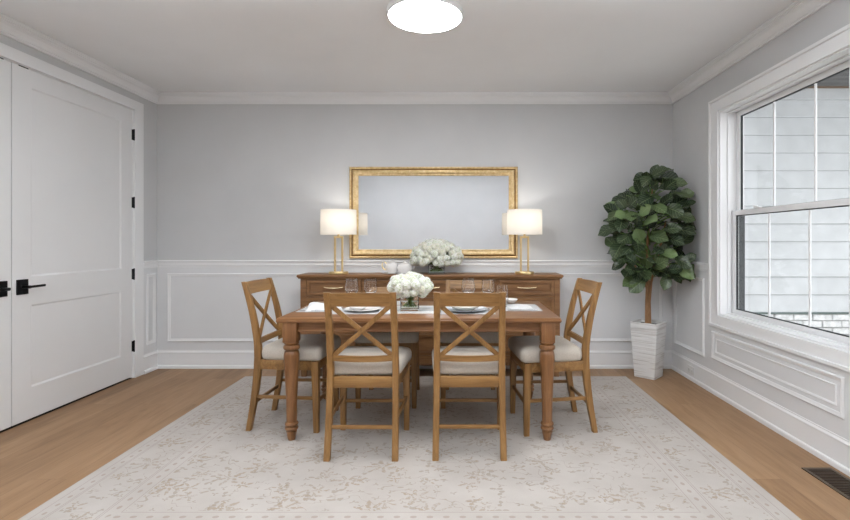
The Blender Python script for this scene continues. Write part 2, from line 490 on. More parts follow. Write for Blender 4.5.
# right wall with two window openings
WO = [(2.645, 4.00), (.95, 2.305)]
WZ0, WZ1 = .66, 2.325
WT = .155
b_ = NB()
box(b_, XR, XR+WT, WO[0][1], YB, -.05, H)
box(b_, XR, XR+WT, WO[1][1], WO[0][0], -.05, H)
box(b_, XR, XR+WT, YF, WO[1][0], -.05, H)
for a, c_ in WO:
    box(b_, XR, XR+WT, a, c_, -.05, WZ0); box(b_, XR, XR+WT, a, c_, WZ1, H)
struct('wall_right', b_, 'wall')

# crown moulding
def crown_profile(sgn=1):
    """(offset from the wall, z) closed, offset>=0"""
    return [(0, H-.098), (.016, H-.098), (.018, H-.090), (.014, H-.084), (.022, H-.080), (.022, H-.074), (.028, H-.060), (.042, H-.042),
            (.060, H-.032), (.064, H-.032), (.064, H-.024), (.074, H-.022), (.076, H-.012), (.084, H-.012), (.084, H), (0, H)]
b_ = NB(); prism(b_, [(YB-o, z) for o, z in crown_profile()], 'X', XL, XR); struct('trim_1', b_, 'white')
b_ = NB(); prism(b_, [(XL+o, z) for o, z in crown_profile()], 'Y', YF, YB); struct('trim_2', b_, 'white')
b_ = NB(); prism(b_, [(XR-o, z) for o, z in crown_profile()], 'Y', YF, YB); struct('trim_3', b_, 'white')

# baseboards
def base_profile():
    return [(0, 0), (.030, 0), (.030, .022), (.026, .030), (.016, .034), (.016, .150), (.020, .154), (.020, .160), (.012, .172), (.012, .180), (0, .182)]
b_ = NB(); prism(b_, [(YB-o, z) for o, z in base_profile()], 'X', XL, XR); struct('baseboard_back', b_, 'white')
b_ = NB()
prism(b_, [(XL+o, z) for o, z in base_profile()], 'Y', DY1+.125, YB)
prism(b_, [(XL+o, z) for o, z in base_profile()], 'Y', YF, DY0-.125)
struct('baseboard_left', b_, 'white')
b_ = NB(); prism(b_, [(XR-o, z) for o, z in base_profile()], 'Y', YF, YB); struct('baseboard_right', b_, 'white')
b_ = NB(); prism(b_, [(YF+o, z) for o, z in base_profile()], 'X', XL, XR); struct('baseboard_front', b_, 'white')

# wainscot skins (white board below the chair rail)
RZ = 1.03
b_ = NB(); box(b_, XL, XR, YB-.008, YB, .17, RZ); struct('trim_4', b_, 'wains')
b_ = NB()
box(b_, XL, XL+.008, DY1+.125, YB, .17, RZ); box(b_, XL, XL+.008, YF, DY0-.125, .17, RZ)
struct('trim_5', b_, 'wains')
b_ = NB()
box(b_, XR-.008, XR, 4.12, YB, .17, RZ); box(b_, XR-.008, XR, .83, 4.12, .17, .60); box(b_, XR-.008, XR, YF, .83, .17, RZ)
struct('trim_6', b_, 'wains')
b_ = NB(); box(b_, XL, XR, YF, YF+.008, .17, RZ); struct('trim_7', b_, 'wains')

# chair rails
def rail_profile():
    z = 1.003
    return [(0, z), (.012, z), (.014, z+.012), (.020, z+.020), (.020, z+.048), (.030, z+.054), (.032, z+.066), (.026, z+.070), (0, z+.072)]
b_ = NB(); prism(b_, [(YB-o, z) for o, z in rail_profile()], 'X', XL, XR); struct('trim_8', b_, 'white')
b_ = NB()
prism(b_, [(XL+o, z) for o, z in rail_profile()], 'Y', DY1+.125, YB)
prism(b_, [(XL+o, z) for o, z in rail_profile()], 'Y', YF, DY0-.125)
struct('trim_9', b_, 'white')
b_ = NB()
prism(b_, [(XR-o, z) for o, z in rail_profile()], 'Y', 4.12, YB)
prism(b_, [(XR-o, z) for o, z in rail_profile()], 'Y', YF, .83)
struct('trim_10', b_, 'white')
b_ = NB(); prism(b_, [(YF+o, z) for o, z in rail_profile()], 'X', XL, XR); struct('trim_11', b_, 'white')

# picture-frame panel mouldings: a mitred ring with a moulded section
def panel(bm, wall, a0, a1, z0, z1, w=.030, t=.016):
    sec = [(0, 0), (0, .5*t), (.25*w, t), (.5*w, t*.7), (.75*w, t*.55), (w, .3*t), (w, 0)]
    def P(a, z, d):
        if wall == 'B': return (a, YB-.008-d, z)
        if wall == 'L': return (XL+.008+d, a, z)
        if wall == 'F': return (a, YF+.008+d, z)
        return (XR-.008-d, a, z)
    rings = []
    for (a, z, sa, sz) in ((a0, z0, 1, 1), (a1, z0, -1, 1), (a1, z1, -1, -1), (a0, z1, 1, -1)):
        rings.append([bm.verts.new(P(a+sa*u, z+sz*u, d)) for u, d in sec])
    for k in range(4):
        r0, r1 = rings[k], rings[(k+1) % 4]
        for i in range(len(sec)-1):
            bm.faces.new((r0[i], r0[i+1], r1[i+1], r1[i]))
tn = 12
PZ0, PZ1 = .265, .945
for wall, spans in (('B', [(-2.905, -1.33), (-1.21, .72), (.84, 2.01)]), ('L', [(4.70, 4.83), (-.30, 1.85)]),
                    ('R', [(4.23, 4.80), (-.30, .72)]), ('F', [(-2.9, -1.3), (-1.2, .5), (.6, 2.0)])):
    b_ = NB()
    for a0, a1 in spans: panel(b_, wall, a0, a1, PZ0, PZ1)
    if wall == 'R':
        panel(b_, 'R', 2.69, 4.10, .285, .515, .028, .014); panel(b_, 'R', 2.745, 4.045, .340, .460, .014, .008)
        panel(b_, 'R', .92, 2.60, .285, .515, .028, .016)
    struct('trim_%d' % tn, b_, 'white', smooth=30); tn += 1

# door casing
b_ = NB()
cw = .122
for (y0, y1) in ((DY0-cw, DY0), (DY1, DY1+cw)):
    box(b_, XL-.002, XL+.020, y0, y1, 0, DZ, .003)
box(b_, XL-.002, XL+.020, DY0-cw, DY1+cw, DZ, DZ+.085, .003)
box(b_, XL-.12, XL-.0005, DY0-.001, DY0+.004, 0, DZ); box(b_, XL-.12, XL-.0005, DY1-.004, DY1+.001, 0, DZ)
box(b_, XL-.12, XL-.0005, DY0, DY1, DZ-.004, DZ+.001)
struct('trim_%d' % tn, b_, 'white'); tn += 1
# black sheet and floor strip painting the shade behind and under the doors
b_ = NB(); box(b_, XL-.15, XL-.10, DY0, DY1, -.01, DZ); box(b_, XL-.10, XL-.008, DY0, DY1, .0003, .0025)
struct('trim_%d' % tn, b_, 'dark'); tn += 1

def door(name, y0, y1, hinge_at_far, label):
    b_ = NB()
    xf = XL-.004; xb = xf-.042; xr = xf-.008            # face, back, recessed panel
    g = .0035
    y0 += g; y1 -= g; z0, z1 = .016, DZ-.0062
    st = .15
    ya, yb = y0+st, y1-st
    zs = [(.235, .815), (1.015, 2.345)]
    box(b_, xb, xf, y0, ya, z0, z1); box(b_, xb, xf, yb, y1, z0, z1)
    box(b_, xb, xf, ya, yb, z0, zs[0][0]); box(b_, xb, xf, ya, yb, zs[0][1], zs[1][0]); box(b_, xb, xf, ya, yb, zs[1][1], z1)
    for (a, c_) in zs:
        box(b_, xb+.005, xr, ya, yb, a, c_)
        # small chamfered bead round the panel
        s = [(0, 0), (.012, -.011)]
        for (p, q, r_, t_) in ((ya, a, 1, 1),):
            o1 = [(ya, a), (yb, a), (yb, c_), (ya, c_)]; o2 = [(ya+.012, a+.012), (yb-.012, a+.012), (yb-.012, c_-.012), (ya+.012, c_-.012)]
            v1 = [b_.verts.new((xf-.0005, p_, z_)) for p_, z_ in o1]; v2 = [b_.verts.new((xr+.0005, p_, z_)) for p_, z_ in o2]
            for i in range(4): b_.faces.new((v1[i], v1[(i+1) % 4], v2[(i+1) % 4], v2[i]))
    o = obj(name, b_, 'door'); o['kind'] = 'structure'
    tag(o, label)
    # hinges
    yh = y1+.002 if hinge_at_far else y0-.002
    for z in (.295, .96, 1.62, 2.245):
        h_ = NB()
        lathe(h_, [(0, z-.054), (.006, z-.052), (.0075, z-.048), (.0075, z+.048), (.006, z+.052), (0, z+.054)], 12, XL+.010, yh)
        box(h_, XL-.006, XL+.012, yh-.006, yh+.006, z-.048, z+.048)
        box(h_, XL-.0035, XL-.001, yh-.014 if hinge_at_far else yh, yh if hinge_at_far else yh+.014, z-.048, z+.048)
        tag(obj('hinge', h_, 'black', o), 'black hinge')
    # handle: square rose + lever
    yc = (y0+.073) if hinge_at_far else (y1-.078)
    sg = 1 if hinge_at_far else -1
    z = .948
    h_ = NB()
    box(h_, xf, xf+.010, yc-.043, yc+.043, z-.052, z+.052, .002)
    hd = tag(obj('door_handle', h_, 'black', o), 'black square rose')
    h_ = NB()
    lathe_pts = [(xf+.008, yc, z), (xf+.060, yc, z)]
    tube(h_, lathe_pts, .011, 12)
    bar(h_, [(xf+.056, yc-sg*.010, z), (xf+.058, yc+sg*.03, z+.001), (xf+.056, yc+sg*.125, z+.002)], .010, .017, (0, 0, 1), .003)
    tag(obj('lever', h_, 'black', hd), 'black lever')
    # ball catch plate at the top edge
    h_ = NB(); zt = z1-.001
    yk = y0+.05 if hinge_at_far else y1-.13
    box(h_, xf-.030, xf+.0008, yk, yk+.075, zt-.004, zt+.0030)
    tag(obj('catch_plate', h_, 'black', o), 'dark catch plate')
    return o
door('door_1', DC, DY1, True, 'white two-panel door with black hinges beside the back wall')
door('door_2', DY0, DC, False, 'white two-panel door leaf cut by the left edge')

# windows
def window(idx, y0, y1, lites):
    w = thing('window_%d' % idx, None, None, (XR, (y0+y1)/2, WZ0), 0, None, 'structure')
    ox, oy, oz = XR, (y0+y1)/2, WZ0
    def O(name, bm, mat, par=None, sm=False):
        bmesh.ops.translate(bm, verts=bm.verts, vec=(-ox, -oy, -oz))
        return obj(name, bm, mat, par or w, sm)
    # casing (stepped)
    b_ = NB(); c = .115
    for (ya, yb) in ((y0-c, y0), (y1, y1+c)):
        box(b_, XR-.020, XR+.001, ya, yb, WZ0-.09, WZ1+.095, .002)
    box(b_, XR-.020, XR+.001, y0, y1, WZ1, WZ1+.095, .002)
    box(b_, XR-.020, XR+.001, y0, y1, WZ0-.09, WZ0, .002)
    # back band
    for (ya, yb) in ((y0-c-.012, y0-c+.012), (y1+c-.012, y1+c+.012)):
        box(b_, XR-.032, XR+.001, ya, yb, WZ0-.10, WZ1+.107, .003)
    box(b_, XR-.032, XR+.001, y0-c, y1+c, WZ1+.085, WZ1+.107, .003)
    box(b_, XR-.032, XR+.001, y0-c, y1+c, WZ0-.10, WZ0-.078, .003)
    O('casing', b_, 'white')
    # jamb with steps
    b_ = NB()
    x0, x1 = XR-.004, XR+WT
    def ringbox(xa, xb, t, ins):
        box(b_, xa, xb, y0+ins, y0+ins+t, WZ0+ins, WZ1-ins); box(b_, xa, xb, y1-ins-t, y1-ins, WZ0+ins, WZ1-ins)
        box(b_, xa, xb, y0+ins+t, y1-ins-t, WZ1-ins-t, WZ1-ins); box(b_, xa, xb, y0+ins+t, y1-ins-t, WZ0+ins, WZ0+ins+t)
    ringbox(x0, x1+.03, .012, 0)
    ringbox(XR+.055, XR+.082, .010, .012)
    ringbox(x1-.014, x1+.03, .012, .012)
    O('window_frame', b_, 'white')
    b_ = NB(); box(b_, XR+.1235, XR+.186, y1-.034, y1-.0245, WZ0+.024, 1.468); O('jamb_track', b_, 'gasket')
    # sashes
    zm = 1.49
    def sash(name, xa, xb, za, zb, par=None):
        st, t, br_ = .050, .040, .042
        ya, yb = y0+.013, y1-.013
        b_ = NB()
        box(b_, xa, xb, ya, ya+st, za, zb, .003); box(b_, xa, xb, yb-st, yb, za, zb, .003)
        box(b_, xa, xb, ya+st, yb-st, zb-t, zb, .003); box(b_, xa, xb, ya+st, yb-st, za, za+br_, .003)
        s = O(name, b_, 'white')
        xm = (xa+xb)/2
        g = NB(); e = .006                        # dark gasket round the glass
        box(g, xm-.008, xm+.008, ya+st, ya+st+e, za+br_, zb-t); box(g, xm-.008, xm+.008, yb-st-e, yb-st, za+br_, zb-t)
        box(g, xm-.008, xm+.008, ya+st, yb-st, zb-t-e, zb-t); box(g, xm-.008, xm+.008, ya+st, yb-st, za+br_, za+br_+e)
        O('gasket', g, 'gasket', s)
        p = NB(); box(p, xm-.002, xm+.002, ya+st-.004, yb-st+.004, za+br_-.004, zb-t+.004)
        O('pane', p, 'pane', s)
        for k in range(1, lites):
            yy = ya+st+(yb-ya-2*st)*k/lites
            q = NB(); box(q, xm-.006, xm+.006, yy-.007, yy+.007, za+br_-.002, zb-t+.002, .003)
            O('muntin', q, 'white', s)
        return s
    sash('upper_sash', XR+.128, XR+.158, zm-.022, WZ1-.013)
    sash('lower_sash', XR+.092, XR+.122, WZ0+.013, zm+.020)
    b_ = NB(); box(b_, XR+.075, XR+.100, y1-.40, y1-.34, zm+.020, zm+.030, .003)
    tube(b_, [(XR+.085, y1-.37, zm+.034), (XR+.078, y1-.33, zm+.036)], .005, 8)
    O('sash_lock', b_, 'white')
    return w
window(1, WO[0][0], WO[0][1], 3)
window(2, WO[1][0], WO[1][1], 3)  # added window, out of view, to let in more daylight

# ---------------------------------------------------------------- outside the window
b_ = NB()
EY = 5.55; ez0, exph, eth = .46, .200, .02
k = 0; z = ez0
while z < 3.0:
    z1 = min(z+exph, 3.0)
    prism(b_, [(EY-.028, z+.007), (EY-.024, z+.001), (EY+.05, z+.001), (EY+.05, z1), (EY-.006, z1)], 'X', 2.45, 9.5)
    box(b_, 2.45, 9.5, EY, EY+.05, z, z+.002)
    z = z1
struct('wall_exterior_siding', b_, 'siding')
b_ = NB(); z = ez0  # solid strips standing in for the shadow line under each board
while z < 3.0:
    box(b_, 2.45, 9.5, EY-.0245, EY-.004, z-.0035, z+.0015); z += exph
struct('trim_exterior_shadow_line', b_, 'lap_shadow')
b_ = NB(); box(b_, 2.45, 9.5, EY-.045, EY+.05, .446, .46); struct('trim_exterior_flashing', b_, 'flash')
b_ = NB(); box(b_, 2.45, 9.5, EY-.005, EY+.05, -.4, .446)
struct('wall_exterior_mortar', b_, 'mortar')
b_ = NB()
row = 0; z = .446-.006
while z > -.4:
    x = 2.46-(row % 2)*.11
    while x < 9.4:
        jx = rnd.uniform(-.004, .004); jy = rnd.uniform(-.006, .006)
        box(b_, max(2.46, x+jx), x+.205+jx, EY-.03+jy, EY, z-.068, z-.002, .006, 1)
        x += .218
    z -= .078; row += 1
struct('wall_exterior_brick', b_, 'brick', smooth=30)
b_ = NB()
y = 3.55
while y < EY:
    box(b_, 2.45, 9.5, y, min(y+.135, EY), 3.0, 3.03, .004, 1); y += .14
struct('ceiling_exterior_soffit', b_, 'soffit')
b_ = NB(); box(b_, 2.45, 9.5, EY-.06, EY-.03, 2.985, 3.0); struct('trim_exterior_fascia', b_, 'extbrown')
b_ = NB(); box(b_, 2.28, 14, -8, 12, -.45, -.35); struct('floor_exterior_ground', b_, 'ground')

# ================================================================== rug
b_ = NB()
box(b_, -RW/2, RW/2, -RL/2, RL/2, 0, RUG, .003)
tag(obj('area_rug', b_, 'rug', loc=((RX0+RX1)/2, (RY0+RY1)/2, 0.0003)), 'large faded cream floral area rug under the dining table', 'rug')

# floor register
t = thing('floor_register', 'bronze slatted floor vent beside the right baseboard', 'vent', (1.98, 2.56, 0))
b_ = NB()
rw, rl, rb = .082, .165, .018
for (x0, x1, y0, y1) in ((-rw, -rw+rb, -rl, rl), (rw-rb, rw, -rl, rl), (-rw+rb, rw-rb, -rl, -rl+rb), (-rw+rb, rw-rb, rl-rb, rl)):
    box(b_, x0, x1, y0, y1, .0003, .006, .001)
obj('frame', b_, 'register', t)
b_ = NB(); box(b_, -rw+rb, rw-rb, -rl+rb, rl-rb, .0003, .0012); obj('backing', b_, 'dark', t)
b_ = NB()
k = -rl+rb+.008
while k < rl-rb-.004:
    box(b_, -rw+rb, rw-rb, k-.0026, k+.0026, .0014, .0056); k += .0165
obj('slats', b_, 'slat', t)

# wall outlet on the right baseboard
t = thing('wall_outlet', 'white duplex outlet on the right baseboard behind the planter', 'outlet', (XR-.0165, 4.46, .092))
b_ = NB(); box(b_, -.006, 0, -.057, .057, -.036, .036, .003); obj('cover_plate', b_, 'outlet', t)
for s in (-1, 1):
    b_ = NB(); box(b_, -.009, -.005, s*.026-.016, s*.026+.016, -.013, .013, .004)
    sk = obj('socket', b_, 'outlet', t)
    b_ = NB()
    for q in (-.005, .005): box(b_, -.0095, -.0088, s*.026-.005, s*.026+.005, q-.0008, q+.0008)
    obj('slot', b_, 'dark', sk)

# ceiling light
t = thing('ceiling_light', 'round flush white glowing ceiling light above the dining table', 'ceiling light', (-.222, 3.12, H))
b_ = NB(); lathe(b_, [(0, 0), (.243, 0), (.243, -.030), (.240, -.036), (.232, -.036), (.230, -.030), (0, -.030)], 64)
obj('rim', b_, 'white', t, True)
b_ = NB(); lathe(b_, [(0, -.0305), (.2285, -.0305), (.2285, -.036), (.21, -.0395), (.14, -.0425), (0, -.044)], 64)
obj('diffuser', b_, 'diffuser', t, True)

# ================================================================== dining table
TX0, TX1, TY0, TY1 = -1.149, .635, 3.047, 3.957
TZ = .783
TC = ((TX0+TX1)/2, (TY0+TY1)/2)
t = thing('dining_table', 'brown wooden dining table with turned legs on the rug', 'table', (TC[0], TC[1], RUG))
w2, d2 = (TX1-TX0)/2, (TY1-TY0)/2
th = TZ-RUG
b_ = NB()
prof = [(-.0, th-.028), (.010, th-.026), (.014, th-.018), (.012, th-.011), (.016, th-.007), (.016, th-.003), (.012, th)]
# moulded-edge slab
rings = []
for o, z in [(-.016, th-.028), (-.004, th-.028), (0, th-.022), (0, th-.012), (-.004, th-.008), (-.003, th-.003), (-.007, th)]:
    rings.append([(p[0], p[1], z) for p in rrect(2*(w2+o), 2*(d2+o), .012, 3)])
ring_sweep(b_, rings)
obj('tabletop', b_, 'tableX', t, 35)
ax, ay = w2-.075, d2-.075
b_ = NB()
az0, az1 = th-.092, th-.028
for s in (-1, 1):
    box(b_, -ax, ax, s*(ay+.018)-.011, s*(ay+.018)+.011, az0, az1, .002)
    box(b_, s*(ax+.018)-.011, s*(ax+.018)+.011, -ay, ay, az0, az1, .002)
    box(b_, -ax, ax, s*(ay+.018)-.014, s*(ay+.018)+.014, az0, az0+.012, .003)
obj('apron', b_, 'tableX', t)
LEGK = 1.13
LP = [(0, .0), (.018, .0), (.021, .012), (.027, .048), (.029, .056), (.024, .060), (.024, .066), (.034, .070), (.036, .077), (.033, .084),
      (.026, .087), (.026, .093), (.034, .097), (.036, .104), (.033, .112), (.027, .116), (.0275, .13), (.031, .25), (.038, .40), (.044, .50), (.0445, .54),
      (.040, .560), (.034, .566), (.034, .570), (.044, .574), (.047, .582), (.0475, .590), (.044, .598), (.036, .602), (.038, .606), (.043, .611), (.043, .616), (.034, .621), (0, .621)]
for sx_ in (-1, 1):
    for sy_ in (-1, 1):
        b_ = NB()
        lathe(b_, [(r_*(1.08 if z_ > .15 else 1.16), z_) for r_, z_ in LP], 28, 0, 0)
        box(b_, -.043, .043, -.043, .043, .620, th-.029, .003)
        bmesh.ops.translate(b_, verts=b_.verts, vec=(sx_*(w2-.084), sy_*(d2-.053), 0))
        obj('leg', b_, 'tableZ', t, 35)

# ================================================================== chairs
def yb_of(z):           # centre line of the rear posts
    P = [(0, .0), (.12, .022), (.25, .044), (.44, .064), (.58, .058), (.75, .026), (.9, -.014), (.99, -.042)]
    for (z0, y0), (z1, y1) in zip(P, P[1:]):
        if z <= z1 or z1 == P[-1][0]:
            f = (z-z0)/(z1-z0); return y0+(y1-y0)*f
def make_chair(label, loc, rz, top=.966, group='cross back dining chairs', rail=.076):
    t = thing('dining_chair', label, 'chair', loc, rz, group)
    zt = top
    def yb(z):
        if z > .58 and zt < .97: z = .58+(z-.58)*(.972-.58)/(zt-.58)
        return yb_of(z)
    xp = .195
    for s in (-1, 1):
        b_ = NB()
        zs = [0, .06, .12, .2, .3, .4, .48, .56, .62, .70, .78, .86, .93, .972]
        zs = [z if z <= .56 else .56+(z-.56)*(zt-.56)/(.972-.56) for z in zs]
        path = []
        for z in zs:
            f = z/zt
            d = .034+.014*min(1, z/.4) if z < .45 else .048-.018*(z-.45)/(zt-.45)
            path.append((s*xp*(1-.045*z/zt), yb(z), z, .037, d))
        post(b_, path, .005)
        obj('rear_leg', b_, 'chairZ', t, 35)
    for s in (-1, 1):
        b_ = NB()
        post(b_, [(s*.211, .462, 0, .034, .034), (s*.211, .460, .25, .042, .042), (s*.208, .455, .40, .050, .048), (s*.208, .455, .460, .050, .048)], .004)
        obj('front_leg', b_, 'chairZ', t, 35)
    # seat frame
    b_ = NB()
    box(b_, -xp+.015, xp-.015, .050, .074, .400, .464, .003)
    box(b_, -.192, .192, .450, .476, .400, .464, .003)
    for s in (-1, 1):
        bar(b_, [(s*.196, .08, .432), (s*.212, .445, .432)], .022, .064, (0, 0, 1))
    obj('seat_frame', b_, 'chairX', t, 35)
    # cushion: rounded trapezoid, crowned
    b_ = NB()
    n = 28
    outline = []
    def half(y): return .212+(.243-.212)*(y-.085)/(.495-.085)
    base = rrect(1, 1, .09, 5)
    def pt(p, sc, z):
        v_ = (p[1]*sc+.5); y = .085+v_*(.495-.085)
        return (p[0]*2*sc*half(y), y, z)
    rings = []
    for sc, z in [(.945, .464), (.985, .468), (1.01, .482), (1.015, .500), (1.01, .518), (.985, .534), (.94, .545), (.85, .554), (.67, .560), (.42, .564), (.2, .565)]:
        rings.append([pt(p, sc, z) for p in base])
    ring_sweep(b_, rings)
    obj('seat_cushion', b_, 'linen', t, 60)
    # top rail, slightly bowed to the rear
    def bow(x): return -.012*(1-(x/xp)**2)
    b_ = NB()
    z0, z1 = zt-.006-rail, zt-.006
    pr = []
    for k in range(9):
        x = -xp+.012+(2*xp-.024)*k/8
        rise = .004*(1-(x/xp)**2)
        y = bow(x)
        ring = []
        for (zz, dd) in ((z0, -.010), (z1+rise, -.010), (z1+rise, .010), (z0, .010)):
            ring.append((x, yb(zz)+y+dd, zz))
        pr.append(ring)
    ring_sweep(b_, pr); obj('top_rail', b_, 'chairX', t, 35)
    # lower rail, bowed
    zl = .576
    b_ = NB(); pr = []
    for k in range(9):
        x = -xp+.012+(2*xp-.024)*k/8
        arch = -.006*(1-(x/xp)**2)
        y = bow(x)*1.3
        pr.append([(x, yb(zz)+y+dd, zz+arch) for zz, dd in ((zl-.017, -.010), (zl+.017, -.010), (zl+.017, .010), (zl-.017, .010))])
    ring_sweep(b_, pr); obj('lower_rail', b_, 'chairX', t, 35)
    # X brace
    for s in (-1, 1):
        b_ = NB(); pts = []
        for k in range(7):
            f = k/6; z = (zl+.012)+(z0+.004-zl-.012)*f; x = s*(-(xp-.026)+2*(xp-.026)*f)
            pts.append((x, yb(z)+bow(x)-(.004 if s > 0 else -.004), z))
        bar(b_, pts, .027, .013, (0, 1, 0), .002)
        obj('cross_brace', b_, 'chairZ', t, 35)
    # stretchers
    b_ = NB(); box(b_, -.18, .18, yb(.178)-.008, yb(.178)+.008, .168, .190, .003); obj('stretcher', b_, 'chairX', t)
    b_ = NB(); box(b_, -.20, .20, .452, .468, .182, .204, .003); obj('stretcher', b_, 'chairX', t)
    for s in (-1, 1):
        b_ = NB(); bar(b_, [(s*.194, yb(.22)+.015, .220), (s*.212, .45, .220)], .016, .022); obj('stretcher', b_, 'chairY', t)
    return t
ch = make_chair('wooden cross-back chair in the foreground, left of the front pair, its back to the viewer', (-.566, 2.805, RUG), 0)
dup(ch, (.055, 2.812, RUG), 0, 'wooden cross-back chair in the foreground, right of the front pair, its back to the viewer')
dup(ch, (-1.392, 3.452, RUG), R(-93), 'wooden cross-back chair at the left end of the table beside the doors', scale=(1, 1, 1.018))
dup(ch, (.866, 3.42, RUG), R(96), 'wooden cross-back chair at the right end of the table towards the plant', scale=(1, 1, 1.018))
make_chair('wooden chair on the far side of the table, behind the left foreground chair', (-.555, 4.15, RUG), R(180), .815, rail=.060).scale.z = 1.06
make_chair('wooden cross-back chair on the far side of the table, behind the right foreground chair', (.085, 4.15, RUG), R(180), .872, rail=.060).scale.z = 1.06

# ================================================================== sideboard
SX0, SX1 = -1.503, .952
SY0, SY1 = 4.50, 4.845
SZ = .954
SCX = (SX0+SX1)/2; SCY = (SY0+SY1)/2
t = thing('sideboard', 'long brown wooden sideboard with brass pulls against the back wall', 'sideboard', (SCX, SCY, 0))
hw = (SX1-SX0)/2; hd = (SY1-SY0)/2
bw = hw-.028; fy = -hd+.028           # body half width, body front
b_ = NB()
rings = []
for o, z in [(-.012, SZ-.036), (-.010, SZ-.028), (-.002, SZ-.022), (0, SZ-.018), (0, SZ-.006), (-.004, SZ-.001), (-.006, SZ)]:
    rings.append([(p[0], p[1], z) for p in rrect(2*(hw+o), 2*(hd+min(o, 0)*.8), .006, 2)])
ring_sweep(b_, rings); obj('countertop', b_, 'sideX', t, 35)
bz0, bz1 = .115, SZ-.036
pw = .052
cols = [(-bw+pw, -.857-SCX-.0), (-.857+.03-SCX, .345-.03-SCX), (.345-SCX, bw-pw)]
cols = [(-bw+pw, -.905-SCX), (-.878-SCX, .330-SCX), (.357-SCX, bw-pw)]
b_ = NB()
box(b_, -bw+.004, bw-.004, fy+.012, hd-.004, bz0+.004, bz1)
for s in (-1, 1):
    x0, x1 = (s*bw, s*(bw-pw))
    box(b_, x0, x1, fy, fy+.05, bz0, bz1, .002)
    box(b_, s*bw, s*(bw-.02), fy+.05, hd-.005, bz0, bz1, .002)
for x in (-.8915-SCX, .3435-SCX): box(b_, x-.0135, x+.0135, fy+.001, fy+.03, bz0, bz1)
rows = [(.762, .908), (.425, .745), (.205, .408)]
for z0, z1 in ((.908, bz1), (.745, .762), (.408, .425), (bz0, .205)):
    box(b_, -bw+pw, bw-pw, fy+.001, fy+.03, z0, z1)
box(b_, -bw+pw, bw-pw, fy-.004, fy+.02, .170, .184, .003); box(b_, -bw+pw, bw-pw, fy-.004, fy+.02, bz0, bz0+.015, .003)
obj('carcass', b_, 'sideX', t)
def pull(par, x, z, w=.155):
    b_ = NB()
    for s in (-1, 1):
        lathe_ = [(x+s*w*.42, fy-.001, z), (x+s*w*.42, fy-.024, z)]
        tube(b_, lathe_, .0045, 8)
    tube(b_, [(x-w*.56, fy-.025, z+.006), (x-w*.5, fy-.027, z+.002), (x-w*.2, fy-.027, z-.003), (x, fy-.027, z-.004), (x+w*.2, fy-.027, z-.003), (x+w*.5, fy-.027, z+.002), (x+w*.56, fy-.025, z+.006)],
         [.005, .006, .0045, .008, .0045, .006, .005], 8)
    tag(obj('pull', b_, 'bright_brass', par, True), 'brass bow pull')
for ci, (x0, x1) in enumerate(cols):
    for ri, (z0, z1) in enumerate(rows):
        b_ = NB()
        g = .0045; fr_ = .026
        a0, a1, c0, c1 = x0+g, x1-g, z0+g, z1-g
        f0 = fy-.006
        box(b_, a0, a0+fr_, f0, f0+.02, c0, c1, .002); box(b_, a1-fr_, a1, f0, f0+.02, c0, c1, .002)
        box(b_, a0+fr_, a1-fr_, f0, f0+.02, c0, c0+fr_, .002); box(b_, a0+fr_, a1-fr_, f0, f0+.02, c1-fr_, c1, .002)
        box(b_, a0+fr_, a1-fr_, f0+.015, f0+.024, c0+fr_, c1-fr_)
        # inner bead
        for o in (fr_,):
            e = .007
            box(b_, a0+o, a0+o+e, f0+.006, f0+.018, c0+o, c1-o, .002); box(b_, a1-o-e, a1-o, f0+.006, f0+.018, c0+o, c1-o, .002)
            box(b_, a0+o, a1-o, f0+.006, f0+.018, c0+o, c0+o+e, .002); box(b_, a0+o, a1-o, f0+.006, f0+.018, c1-o-e, c1-o, .002)
        dr = obj('drawer', b_, 'sideX', t)
        if ri < 2: pull(dr, (x0+x1)/2, (z0+z1)/2)
for sx_ in (-1, 1):
    for (y0, y1) in ((fy, fy+.055), (hd-.06, hd-.005)):
        b_ = NB()
        xa = sx_*bw; xb = sx_*(bw-.06)
        yz = min(y0, y1)
        vs = []
        post(b_, [((xa+xb)/2, (y0+y1)/2, RUG+.0005, .046, .046), ((xa+xb)/2, (y0+y1)/2, .05, .052, .050), ((xa+xb)/2, (y0+y1)/2, bz0+.002, .06, .055)], .003)
        obj('foot', b_, 'sideZ', t, 35)

# ================================================================== mirror
MX0, MX1, MZ0, MZ1 = -1.097, .573, 1.093, 2.001
t = thing('wall_mirror', 'wide rectangular wall mirror with ribbed gold frame above the sideboard', 'mirror', ((MX0+MX1)/2, YB-.001, MZ0))
mw, mh = (MX1-MX0)/2, MZ1-MZ0
def frame_ring(bm, sec):
    rings = []
    for (x, z, sx_, sz_) in ((-mw, 0, 1, 1), (mw, 0, -1, 1), (mw, mh, -1, -1), (-mw, mh, 1, -1)):
        rings.append([bm.verts.new((x+sx_*u, -d, z+sz_*u)) for u, d in sec])
    for k in range(4):
        r0, r1 = rings[k], rings[(k+1) % 4]
        for i in range(len(sec)-1): bm.faces.new((r0[i], r0[i+1], r1[i+1], r1[i]))
b_ = NB(); frame_ring(b_, [(0, .001), (0, .026), (.006, .034), (.013, .036), (.019, .033), (.023, .027)])
mf = obj('outer_moulding', b_, 'gold', t, 30)
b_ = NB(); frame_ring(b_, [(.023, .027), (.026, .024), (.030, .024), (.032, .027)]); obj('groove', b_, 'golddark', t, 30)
b_ = NB(); frame_ring(b_, [(.032, .027), (.037, .037), (.048, .041), (.060, .038), (.068, .031), (.074, .028), (.080, .030), (.086, .028), (.089, .021), (.089, .009)])
obj('inner_moulding', b_, 'gold', t, 30)
b_ = NB(); box(b_, -mw+.075, mw-.075, -.012, -.004, .075, mh-.075); obj('mirror_glass', b_, 'mirror', t)

